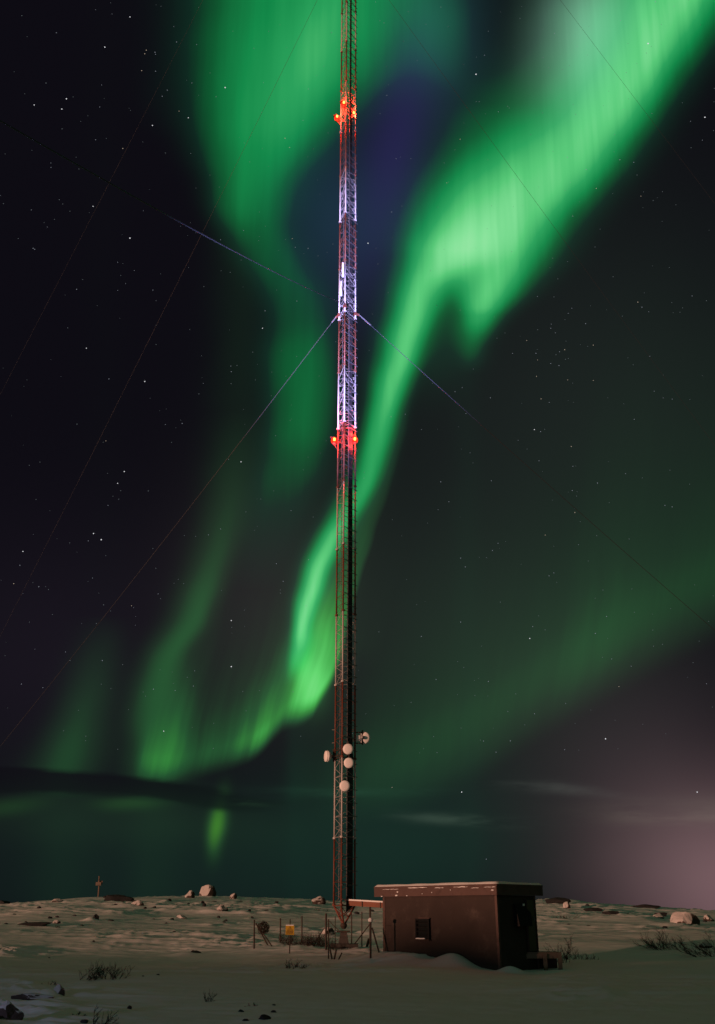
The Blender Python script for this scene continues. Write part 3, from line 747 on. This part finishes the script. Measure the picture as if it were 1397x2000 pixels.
# dishes ---------------------------------------------------------
def dish(c, facing, dia, label, depth=.2, pipe=None, clamp_to=None):
    facing = Vector(facing).normalized(); root = empty('microwave_dish', c); tag(root, label, 'dish antenna', 'microwave dishes on the mast')
    r_ = dia / 2
    MB().lathe([(r_ * .985, -.012), (r_, 0), (r_ * .97, .018), (r_ * .6, .034), (r_ * .05, .04)], (0, 0, 0), facing, 32).build('radome', M['radome'], root, True)
    MB().lathe([(r_ * .22, -depth), (r_ * .6, -depth * .78), (r_ * .9, -depth * .5), (r_ * .99, -depth * .42), (r_ * .985, -.015)], (0, 0, 0), facing, 32).build('shroud', M['radome'], root, True)
    MB().lathe([(.05, -depth - .14), (.07, -depth - .12), (.07, -depth - .005)], (0, 0, 0), facing, 14).build('radio_unit', M['galv'], root)
    if clamp_to is not None:
        b = MB(); q = Vector(clamp_to) - Vector(c); back = -facing * (depth + .08)
        b.bar(back, q, .025, 6); b.bar(back + Vector((0, 0, .22)), q + Vector((0, 0, .22)), .016, 6)
        b.bar(back - Vector((0, 0, .2)), back + Vector((0, 0, .3)), .028, 8)
        b.build('mount', M['rust'], root)
    return root
def front_dish(px, py, dia, label):
    c = at(px, py, LEG['B'].y - .12); leg = LEG['B'].copy(); leg.z = c.z
    dish(c, (-.03, -1, -.12), dia, label, .16, clamp_to=leg)
front_dish(680, 1463, .41, 'round white dish facing the viewer, topmost of the three in a column')
front_dish(681.5, 1490, .395, 'round white dish facing the viewer, middle one of the three in a column')
front_dish(673.5, 1535, .41, 'round white dish facing the viewer, lowest of the three in a column')
c = at(637, 1477, LEG['A'].y - .1); lg = LEG['B'].copy(); lg.z = c.z - .05
d1 = dish(c, (-.93, -.36, 0), .44, 'white drum dish seen edge on, sticking out left of the mast', .24, clamp_to=lg)
c = at(713, 1441.5, LEG['C'].y + .1); lg = LEG['C'].copy(); lg.z = c.z + .1
d2 = dish(c, (.40, .91, .04), .47, 'white drum dish seen from behind, right of the mast', .2)
b = MB(); pz = c.z; p1 = LEG['C'] + Vector((.06, -.03, 0)); p1.z = pz - .13
b.obox(p1 - Vector(c), Vector((.30, .06, 0)), Vector((-.02, .10, 0)), (0, 0, .22)); b.build('radio_box', M['radome'], d2)
b = MB(); b.bar(p1 - Vector(c) + Vector((.24, .0, -.16)), p1 - Vector(c) + Vector((.24, .0, .42)), .03, 8)
b.bar(p1 - Vector(c) + Vector((.24, .0, .34)), Vector((LEG['C'].x, LEG['C'].y, c.z)) - Vector(c) + Vector((0, 0, .2)), .022, 6)
b.bar(p1 - Vector(c) + Vector((.24, .0, -.1)), Vector((LEG['C'].x, LEG['C'].y, c.z)) - Vector(c) + Vector((0, 0, -.22)), .022, 6); b.build('mount', M['rust'], d2)

# obstruction lamps ----------------------------------------------
lamp_core = emit('lamp_filament', (1, .42, .07), 5.0); lamp_glass = emit('red_lamp_glass', (1, .022, .008), 2.0)
def lamp(p, leg, label, en=230, lit_r=.085):
    p = Vector(p); root = empty('obstruction_lamp', p); tag(root, label, 'warning light', 'red warning lights on the mast')
    MB().lathe([(.07, -.04), (.13, -.01), (.15, .09), (.125, .19), (.06, .25), (.005, .265)], (0, 0, 0), (0, 0, 1), 16).build('lens', lamp_glass, root, True)
    MB().lathe([(.01, -.085), (.045, -.07), (.062, 0), (.045, .07), (.01, .085)], (.01, -.115, .09), (0, 0, 1), 12).build('bulb', lamp_core, root, True)
    b = MB(); b.lathe([(.06, -.12), (.085, -.1), (.085, -.025)], (0, 0, 0), (0, 0, 1), 12); q = Vector((leg.x, leg.y, p.z)) - p
    b.bar((0, 0, -.08), q + Vector((0, 0, -.08)), .02, 6); b.bar((0, 0, -.1), q + Vector((0, 0, -.4)), .016, 6)
    b.build('lamp_arm', M['rust'], root)
    b = MB(); sx = -1 if q.x >= 0 else 1
    b.obox((sx * .02, -.1, .25), (sx * .17, 0, -.03), (0, .2, 0), (0, 0, .012)); b.build('visor', M['rust'], root)
    for off in ((0, -.12, .40), (0, -.22, -.20)):
        l = bpy.data.lights.new('lamp_light', 'POINT'); l.energy = en * .6; l.color = (1, .03, .012); l.shadow_soft_size = .08
        lo2 = bpy.data.objects.new('lamp_light', l); col.objects.link(lo2); lo2.location = p + Vector(off)
    return root
def lamp_px(px, py, Yd, leg, label, **k):
    p = at(px, py, Yd); p.z -= .08; return lamp(p, LEG[leg], label, **k)
lamp_px(653, 861, LEG['A'].y - .05, 'A', 'red warning light on the left leg at the lower level')
lamp_px(693, 860, LEG['C'].y - .05, 'C', 'red warning light on the right leg at the lower level')
lamp_px(658.5, 231, LEG['A'].y - .1, 'A', 'red warning light on the left leg at the upper level')
lamp_px(671.5, 204, LEG['B'].y - .16, 'B', 'brightest round warning light on the front leg at the upper level')
lamp_px(691, 224, LEG['C'].y + .12, 'C', 'warning light half hidden behind the right leg at the upper level', en=200)

# antennas on the front leg --------------------------------------
for py0, py1, px, lab in ((513, 541, 670, 'upper white tube antenna on the mast front'), (550, 578, 666.5, 'lower white tube antenna on the mast front')):
    a = at(px, py1, LEG['B'].y - .14); c = at(px, py0, LEG['B'].y - .14); c.x = a.x
    root = empty('tube_antenna', a); tag(root, lab, 'antenna', 'tube antennas on the mast')
    hh = c.z - a.z
    MB().lathe([(.04, 0), (.055, .03), (.055, hh - .03), (.03, hh)], (0, 0, 0), (0, 0, 1), 12).build('radome', M['radome'], root, True)
    b = MB()
    for zz in (.12, hh - .12): b.bar((0, 0, zz), Vector((LEG['B'].x - a.x, .14, zz)), .015, 5)
    b.build('clamp', M['galv'], root)
p = at(694.5, 510, LEG['C'].y); root = empty('stub_antenna', p); tag(root, 'little T shaped antenna sticking out right of the lit mast', 'antenna')
MB().bar((0, 0, -.14), (0, 0, .16), .016, 6).build('rod', M['white'], root)
MB().bar((0, 0, -.05), (LEG['C'].x - p.x, 0, -.12), .013, 6).build('arm', M['galv'], root)

# ------------------------------------------------------------------ hut
hut = empty('equipment_hut', (HUT0.x, HUT0.y, 0)); HO = Vector((HUT0.x, HUT0.y, 0))
tag(hut, 'brown flat roofed equipment hut half drifted in by snow', 'hut')
def solve(dirv, px, z, start=Vector((0, 0, 0))):
    lo_, hi_ = 0.0, 12.0
    tgt = px; s0 = proj(HO + start + Vector((0, 0, z)))[0]
    for _ in range(50):
        m_ = (lo_ + hi_) / 2; q = proj(HO + start + dirv * m_ + Vector((0, 0, z)))[0]
        if (q > tgt) == (s0 > tgt): lo_ = m_
        else: hi_ = m_
    return lo_
WL = solve(Ldir, 748, 2.0); WG = solve(Gdir, 1046, 2.0)
ztop = at(975, 1748, 29.0).z; zr = at(975, 1726, 28.9).z
nL = -Gdir; nG = -Ldir          # outward normals of the long and the short wall
# wall core
b = MB(); b.obox((0, 0, -.9) - nL * .03 - nG * .03, Ldir * (WL - .03), Gdir * (WG - .03), (0, 0, ztop + .9)) if False else None
o0 = Ldir * .03 + Gdir * .03
b.obox(o0 + Vector((0, 0, -.9)), Ldir * (WL - .06), Gdir * (WG - .06), (0, 0, ztop + .9)); b.build('wall', M['siding'], hut)
# lapped boards, each tilted a little proud of the one above
b = MB(); bh = .115; z = -.5
jr = random.Random(5)
while z < ztop - .02:
    h2 = min(bh, ztop - z)
    for dirv, ln, nrm in ((Ldir, WL, nL), (Gdir, WG, nG)):
        e = .012 + jr.uniform(0, .004); a = Vector((0, 0, z))
        # wedge: bottom edge proud
        p0 = a + nrm * e; p1 = p0 + dirv * ln; t0 = a + Vector((0, 0, h2)) + nrm * .001; t1 = t0 + dirv * ln
        i0 = a - nrm * .028; i1 = i0 + dirv * ln; it0 = t0 - nrm * .029; it1 = t1 - nrm * .029
        b.add([p0, p1, t1, t0, i0, i1, it1, it0], [(0, 1, 2, 3), (4, 7, 6, 5), (0, 4, 5, 1), (3, 2, 6, 7), (0, 3, 7, 4), (1, 5, 6, 2)])
    z += bh
o = b.build('siding_boards', M['siding'], hut); tag(o, kind='stuff')
for q_, nm in ((Vector((0, 0, 0)), 0), (Ldir * WL, 1), (Gdir * WG, 2)):
    b = MB(); c = q_ + Vector((0, 0, -.8))
    b.obox(c + nL * .022 + nG * .022 - Ldir * .0, Ldir * .08 if nm != 1 else -Ldir * .08, Gdir * .08 if nm != 2 else -Gdir * .08, (0, 0, ztop + .79)); b.build('corner_board', M['fascia'], hut)
# roof slab with fascia boards and snow
OV = .17
rl = solve(Ldir, 735.5, 2.3) ; rg = solve(Gdir, 1055, 2.3)
r0 = -Ldir * OV * .6 - Gdir * OV * .6 + Vector((0, 0, ztop)); RLn = rl + OV * .6; RGn = rg + OV * .6; rh = zr - ztop
b = MB(); b.obox(r0 + (Ldir + Gdir) * .03 + Vector((0, 0, .03)), Ldir * (RLn - .06), Gdir * (RGn - .06), (0, 0, rh - .04)); roof = b.build('roof', M['dark'], hut)
def fascia(o_, dv, ln, nv):
    b = MB(); b.obox(o_, dv * ln, -nv * .027, (0, 0, rh)); b.build('fascia', M['fascia'], roof)
    b = MB(); b.obox(o_ + nv * .012 + Vector((0, 0, rh - .055)), dv * ln, -nv * .012, (0, 0, .05)); b.build('drip_edge', M['fascia'], roof)
fascia(r0, Ldir, RLn, nL); fascia(r0 + Ldir * .0 + nG * .0, Gdir, RGn, nG)
# rough snow layer on the roof
n1, n2 = 60, 30; vs, fs = [], []
for i in range(n1 + 1):
    for j in range(n2 + 1):
        p = r0 + Ldir * (RLn * i / n1) + Gdir * (RGn * j / n2); e = min(i, n1 - i, j, n2 - j)
        hh = 0 if e == 0 else (.035 + .05 * (.5 + .5 * mnoise.noise(p * 1.3)) )
        inset = .0
        vs.append(p + Vector((0, 0, rh + hh - (.0 if e else .004))))
fs = [(i * (n2 + 1) + j, (i + 1) * (n2 + 1) + j, (i + 1) * (n2 + 1) + j + 1, i * (n2 + 1) + j + 1) for i in range(n1) for j in range(n2)]
b = MB(); b.add(vs, [f[::-1] for f in fs]); b.build('roof_snow', M['snow'], roof, True)
# blown snow stuck to the fascia
jr = random.Random(9)
for t, w, zz, hh in ((.05, .45, .215, .014), (.16, .3, .20, .012), (.27, .55, .235, .018), (.44, .4, .225, .014), (.62, .85, .245, .016), (.85, .7, .215, .013), (.8, .10, .03, .035), (.79, .07, .13, .03), (.93, .08, .015, .02), (.35, .03, .16, .02), (.5, .03, .1, .02), (.71, .06, .02, .025), (.03, .10, .13, .03), (.58, .03, .07, .02)):
    b = MB(); n = 26; c = r0 + Ldir * (RLn * t) + nL * .001 + Vector((0, 0, zz * rh / .3))
    ring = [c + Ldir * (w / 2 * math.cos(2 * math.pi * k / n)) * jr.uniform(.9, 1.05) + Vector((0, 0, hh / 2 * math.sin(2 * math.pi * k / n) * jr.uniform(.1, 1.9))) for k in range(n)]
    b.add(ring + [q + nL * .014 for q in ring], [tuple(range(n, 2 * n))] + [(k, (k + 1) % n, n + (k + 1) % n, n + k) for k in range(n)]); b.build('snow_patch', M['snow'], roof)
# louvred window
w1 = solve(Ldir, 842, 1.2); w2 = solve(Ldir, 815, 1.2)
Yw = HO.y + Ldir.y * (w1 + w2) / 2
za, zb_ = at(828, 1834, Yw).z, at(828, 1794, Yw).z
win = None
b = MB(); fr = .05; c = Ldir * w1 + nL * .016 + Vector((0, 0, za))
ww, wh = w2 - w1, zb_ - za
for (u0, v0, u1, v1) in ((0, 0, ww, fr), (0, wh - fr, ww, wh), (0, fr, fr, wh - fr), (ww - fr, fr, ww, wh - fr)):
    b.obox(c + Ldir * u0 + Vector((0, 0, v0)), Ldir * (u1 - u0), nL * .07, (0, 0, v1 - v0))
win = b.build('window', M['blackm'], hut)
b = MB(); b.obox(c + Ldir * fr + Vector((0, 0, fr)), Ldir * (ww - 2 * fr), nL * .02, (0, 0, wh - 2 * fr)); b.build('pane', M['black'], win)
for k in range(4):
    b = MB(); z_ = fr + (k + .5) * (wh - 2 * fr) / 4
    b.obox(c + Ldir * fr + nL * .03 + Vector((0, 0, z_)), Ldir * (ww - 2 * fr), nL * .03 - Vector((0, 0, .03)), (0, 0, .012)); b.build('louvre', M['blackm'], win)
b = MB(); b.obox(c - Ldir * .02 + Vector((0, 0, -.035)), Ldir * (ww + .04), nL * .11, (0, 0, .032)); b.build('sill', M['dark'], win)
b = MB(); b.obox(c + Ldir * .16 + nL * .02 + Vector((0, 0, -.001)), Ldir * (ww - .2), nL * .085, (0, 0, .03)); b.build('sill_snow', M['snow'], win)
b = MB(); b.obox(c - Ldir * .015 + Vector((0, 0, wh + .001)), Ldir * (ww * .8), nL * .06, (0, 0, .022)); b.build('head_trim', M['fascia'], win)
# short wall: black box with a sloping top, door beside it
def gpt(px, z): return solve(Gdir, px, z)
g1, g2 = gpt(1004, 1.5), gpt(1028, 1.5); Yg_ = HO.y + Gdir.y * g1
zt_, zm_ = at(1004, 1765, Yg_).z, at(1004, 1809, Yg_).z
b = MB(); c = Gdir * g1 + nG * .014; gw = g2 - g1
vs = [c + Vector((0, 0, zm_)), c + Gdir * gw + Vector((0, 0, zm_)), c + Gdir * gw + Vector((0, 0, zt_ - .25)), c + Gdir * gw * .6 + Vector((0, 0, zt_)), c + Vector((0, 0, zt_))]
out = nG * .20
vs2 = [vs[0] + out, vs[1] + out, vs[2] + out * .9, vs[3] + out * .25, vs[4] + out * .25]
b.add(vs + vs2, [(9, 8, 7, 6, 5), (0, 1, 6, 5), (1, 2, 7, 6), (2, 3, 8, 7), (3, 4, 9, 8), (4, 0, 5, 9)]); hd = b.build('wall_box', M['blackm'], hut)
b = MB(); b.obox(c + Gdir * gw * .62 + nG * .06 + Vector((0, 0, zt_ - .06)), Gdir * .08, nG * .012, (0, 0, .06)); b.build('label_plate', M['radome'], hd)
d1_, d2_ = gpt(1031, 1.0), gpt(1044, 1.0); dw = min(max(d2_ - d1_, .35), WG - d1_ - .1)
zf = at(1045, 1858, HO.y + Gdir.y * d1_).z
b = MB(); c = Gdir * d1_ + nG * .018 + Vector((0, 0, zf)); b.obox(c, Gdir * dw, nG * .035, (0, 0, ztop - .12 - zf)); door = b.build('door', mat('olive_door_paint', (.055, .050, .022), .6), hut)
b = MB(); b.obox(c + Gdir * (dw - .09) + nG * .036 + Vector((0, 0, .8)), Gdir * .03, nG * .03, (0, 0, .12)); b.build('handle', M['galv'], door)
b = MB(); b.obox(c - Gdir * .055, Gdir * .05, nG * .05, (0, 0, ztop - .1 - zf)); b.obox(c + Gdir * (dw + .005), Gdir * .05, nG * .05, (0, 0, ztop - .1 - zf)); b.build('door_frame', M['dark'], door)

# wooden landing by the door
lp = at(1016, 1860, HO.y + .9); le = at(1095, 1861, HO.y + 1.0)
lw = le.x - lp.x; zl = lp.z
land = empty('door_landing', (lp.x, lp.y, 0)); tag(land, 'low wooden landing on short legs beside the hut door', 'landing')
for k in range(5):
    b = MB(); b.box((0, k * .185, zl - .035), (lw, k * .185 + .175, zl + rnd.uniform(-.004, .004))); b.build('plank', M['wood'], land)
b = MB(); b.box((.01, -.035, zl - .16), (lw - .01, -.002, zl - .037)); b.build('beam', M['wood'], land)
b = MB(); b.box((.01, .93, zl - .16), (lw - .01, .96, zl - .037)); b.build('beam', M['wood'], land)
for x_ in (at(1060, 1870, lp.y).x - lp.x, lw - .12):
    for y_ in (-.10, .85):
        b = MB(); b.box((x_, y_, -.3), (x_ + .11, y_ + .062, zl - .04)); b.build('leg', M['wood'], land)
b = MB(); b.box((.02, .62, -.3), (lw - .02, .66, zl - .05)); b.build('back_board', M['dark'], land)

# cable bridge from the mast to the hut
pa = at(686, 1762.5, 38.3); pb = at(752, 1766.5, 37.0)
root = empty('cable_bridge', (pa.x, pa.y, 0)); tag(root, 'orange brown cable bridge between the mast and the hut', 'cable bridge')
ext = (pb - pa) * 1.9; q = pa - Vector((pa.x, pa.y, 0)); sdv = Vector((ext.y, -ext.x, 0)).normalized()
MB().obox(q - Vector((0, 0, .11)) - sdv * .15, ext, sdv * .30, (0, 0, .17)).build('trough', M['beamp'], root)
MB().obox(q + Vector((0, 0, .063)) - sdv * .17, ext, sdv * .34, (0, 0, .05)).build('snow_cover', M['snow'], root)
for t in (.22, .5, .8):
    MB().obox(q + ext * t - Vector((0, 0, .13)) + sdv * .151, ext.normalized() * .05, sdv * .02, (0, 0, .2)).build('strap', M['rust'], root)
for t in (.3, .92):
    b = MB(); pz = q + ext * t; b.bar(pz - Vector((0, 0, .11)), Vector((pz.x, pz.y, gz(pa.x + pz.x, pa.y + pz.y) - .3)), .035, 6); b.build('support_leg', M['rust'], root)

# ------------------------------------------------------------------ compound fence
fence = empty('compound_fence', at(640, 1860, 37.5)); FO = Vector(fence.location)
tag(fence, 'open fence of thin dark posts around the mast foot', 'fence')
posts = [(497, 1853, 1796, .028), (548, 1843, 1793, .028), (590, 1841, 1789, .028), (637, 1862, 1784, .036), (642, 1873, 1795, .022), (655, 1857, 1790, .016), (687, 1845, 1784, .024), (707, 1849, 1781, .022), (724, 1871, 1801, .030), (718, 1850, 1833, .05)]
PP = []
for i, (px, yb, yt, r_) in enumerate(posts):
    p = hit(px, yb); t = at(px, yt, p.y); p.z = gz(p.x, p.y) - .25
    if i == 9: t = at(px + 3, yt, p.y); p.x -= .1
    PP.append((p, t))
    MB().path([p - FO, t - FO], r_, 8).build('post', M['rust'], fence)
def brace(px0, py0, px1, py1, r_=.02):
    e = hit(px1, py1); a = at(px0, py0, e.y + .1); e.z -= .1
    MB().bar(a - FO, e - FO, r_, 6).build('brace', M['rust'], fence)
brace(500, 1803, 529, 1851, .028); brace(512, 1820, 539, 1853, .022)
brace(644, 1800, 664, 1815, .016); brace(722, 1806, 690, 1842, .022); brace(727, 1812, 742, 1858, .024)
brace(645, 1855, 650, 1873, .026); brace(657, 1855, 652, 1873, .026); brace(668, 1861, 659, 1873, .022)
brace(634, 1812, 610, 1845, .016)
# strained wires between the posts
def wire(i, j, t):
    a = PP[i][0].lerp(PP[i][1], t); c = PP[j][0].lerp(PP[j][1], t); MB().path([a - FO, (a + c) / 2 - FO - Vector((0, 0, .03)), c - FO], .0025, 4).build('fence_wire', M['rust'], fence)
for t in (.45, .65, .95):
    for i, j in ((0, 1), (1, 2), (2, 6), (6, 7), (0, 4), (4, 8)): wire(i, j, t)
MB().lathe([(.02, -.05), (.07, -.03), (.08, .03), (.04, .07)], PP[8][1] - FO + Vector((0, 0, .05)), (0, 0, 1), 9).build('post_snow', M['snow'], fence)
# yellow warning sign on its own post
p = hit(566, 1866); t = at(567, 1795, p.y); root = empty('warning_sign', (p.x, p.y, p.z)); tag(root, 'yellow square warning sign on a thin post at the fence', 'sign'); O = Vector(root.location)
MB().bar((0, 0, -.3), t - O, .02, 8).build('post', M['rust'], root)
a = at(558, 1826, p.y) - O; c = at(575.2, 1808, p.y) - O
MB().box((a.x, -.05, a.z), (c.x, -.028, c.z)).build('sign_board', M['yellow'], root)
sw, sh = c.x - a.x, c.z - a.z
pr = MB()
# pictogram: triangle outline with a bolt, then rows of small print
tx, tz, s_ = a.x + sw * .5, a.z + sh * .78, sh * .17
tri = [Vector((tx - s_, 0, tz - s_ * .8)), Vector((tx + s_, 0, tz - s_ * .8)), Vector((tx, 0, tz + s_))]
for i in range(3):
    u, v = tri[i], tri[(i + 1) % 3]; d = (v - u).normalized() * .004; n_ = Vector((d.z, 0, -d.x)) * 2.2
    pr.obox(u + Vector((0, -.0535, 0)) - n_ / 2, v - u, n_, (0, .003, 0))
pr.obox(Vector((tx - .006, -.0535, tz - s_ * .5)), (.012, 0, s_ * .8), (.014, 0, 0), (0, .003, 0))
for row, (f0, f1, hh) in enumerate(((.18, .82, .028), (.12, .9, .022), (.1, .92, .03), (.1, .9, .02))):
    z_ = a.z + sh * (.48 - row * .125); x_ = a.x + sw * f0; jr = random.Random(40 + row)
    while x_ < a.x + sw * f1 - .02:
        w_ = jr.uniform(.014, .045); pr.box((x_, -.0535, z_), (min(x_ + w_, a.x + sw * f1), -.0505, z_ + hh)); x_ += w_ + .012
pr.build('print', M['ink'], root)
MB().box((a.x + .005, -.06, c.z + .001), (c.x - .02, -.02, c.z + .03)).build('snow_lip', M['snow'], root)
# tangled coil of wire hung on the corner brace
p = hit(514, 1851); p2 = at(515, 1812, p.y); root = empty('wire_coil', p2); tag(root, 'dark tangled coil of wire hung at the left fence corner', 'wire coil')
b = MB(); jr = random.Random(77)
for k in range(34):
    q = [Vector((jr.gauss(0, 1), jr.gauss(0, 1), jr.gauss(0, 1))).normalized() for _ in range(2)]; u = q[0]; v = (q[1] - u * u.dot(q[1])).normalized(); r_ = jr.uniform(.13, .24)
    b.path([(u * math.cos(tt) + v * math.sin(tt)) * r_ * (1 + .1 * math.sin(3 * tt + k)) for tt in np.linspace(0, 5.8, 12)], .007, 4)
b.build('strand', M['twig'], root)

# signpost on the ridge
p = hit(192, 1757); t = at(194, 1711, p.y); root = empty('trail_signpost', p); tag(root, 'weathered trail signpost with crossed boards on the ridge', 'signpost'); O = Vector(p)
MB().path([(0, 0, -.3), (t - O) * .5 + Vector((.02, 0, 0)), t - O], [.06, .055, .045], 8).build('post', M['wood'], root)
a = at(187.5, 1729.5, p.y) - O; c = at(199, 1723, p.y) - O
MB().box((a.x, -.10, a.z), (c.x - .02, -.066, c.z)).build('board', M['wood'], root)
MB().box((a.x + .12, .066, a.z + .08), (c.x + .04, .10, c.z + .1)).build('board', M['wood'], root)

# ------------------------------------------------------------------ leafless shrubs
def shrub(px, py, wpx, hpx, n, label, seed, lean=0.0, name='shrub', depth=.6, thick=1.0, levels=3):
    p = hit(px, py); k = F / (p.y * CP + (p.z - EYE) * SP); w, h = wpx / k, hpx / k
    q = random.Random(seed); b = MB()
    p.z = gz(p.x, p.y)
    def grow(o, d, ln, r_, lv):
        pts = [o]; dd = d.copy(); nseg = 4
        for i in range(nseg):
            dd = (dd + Vector((q.uniform(-.36, .36) + lean * .15, q.uniform(-.36, .36), q.uniform(-.14, .18)))).normalized(); pts.append(pts[-1] + dd * ln / nseg)
        b.path(pts, [r_ * (1 - .7 * i / nseg) for i in range(nseg + 1)], 4, cap=False)
        if lv:
            for i in range(1, nseg + 1):
                for _ in range(q.choice((1, 2))):
                    s2 = Vector((q.uniform(-1, 1) + lean * .4, q.uniform(-.8, .8), q.uniform(-.05, .9))).normalized()
                    grow(pts[i], (dd * .7 + s2 * .8).normalized(), ln * q.uniform(.3, .5), r_ * .55, lv - 1)
    for _ in range(int(n * 1.8)):
        o = Vector((q.uniform(-.36, .36) * w, q.uniform(-.4, .4) * w * depth, -.05))
        d = Vector((q.uniform(-.9, .9) + lean + o.x / w * .9, q.uniform(-.7, .7), q.uniform(.4, 1.1))).normalized()
        grow(o, d, h * q.uniform(.45, .85), (.007 + .003 * h) * thick, levels - 1)
    o_ = b.build(name, M['twig'], None, False, p); tag(o_, label, 'shrub'); return o_
shrub(205, 1927, 92, 34, 12, 'spreading leafless shrub on the snow at left', 1)
shrub(158, 1928, 44, 46, 3, 'taller bare bush at the left end of the spreading shrub', 2, .5)
shrub(193, 1999, 40, 46, 3, 'thin leaning twigs at the bottom edge, lower left', 3, .6)
shrub(155, 1985, 40, 12, 4, 'low twig tuft beside the bottom left stone', 4)
shrub(575, 1897, 46, 22, 8, 'small bare shrub in front of the fence', 5)
shrub(404, 1957, 30, 28, 3, 'sparse faint twigs in the foreground left of centre', 6)
shrub(490, 1964, 34, 13, 5, 'low twiggy clump at the bottom, left of centre', 7, -.3)
shrub(1308, 1852, 84, 38, 18, 'dense windswept bush at the right, left half of the thicket', 8, -.5)
shrub(1378, 1864, 60, 50, 10, 'leaning bush at the right edge, right half of the thicket', 9, -.7)
shrub(1101, 1880, 30, 56, 5, 'thin upright bush beside the door landing', 10)
shrub(1120, 1873, 34, 26, 7, 'low fuzzy bush just right of the landing', 11)
shrub(1153, 1874, 34, 14, 4, 'little row of upright twigs right of the landing', 12)
shrub(1105, 1794, 50, 10, 10, 'low dark tuft on the snowbank behind the hut', 13)
shrub(585, 1850, 66, 26, 26, 'brownish undergrowth inside the fence, left part', 14, 0, thick=.8)
shrub(618, 1856, 54, 30, 34, 'dark undergrowth inside the fence next to the mast foot', 15, 0, thick=.8)
shrub(655, 1862, 44, 16, 14, 'dead twigs poking up around the mast footing', 20, 0, thick=.8)
shrub(560, 1846, 40, 18, 14, 'low brown twigs behind the yellow warning sign', 21, 0, thick=.8)
shrub(628, 1777, 36, 8, 8, 'low tuft on the slope behind the fence', 16)
shrub(108, 1812, 24, 8, 5, 'small tuft by the pale ledge stone at left', 17)
shrub(1355, 1990, 60, 8, 6, 'faint grass like twigs in the snow at lower right', 18, levels=2)
shrub(100, 1935, 40, 14, 4, 'fine twigs behind the lower left boulder', 19, levels=2)
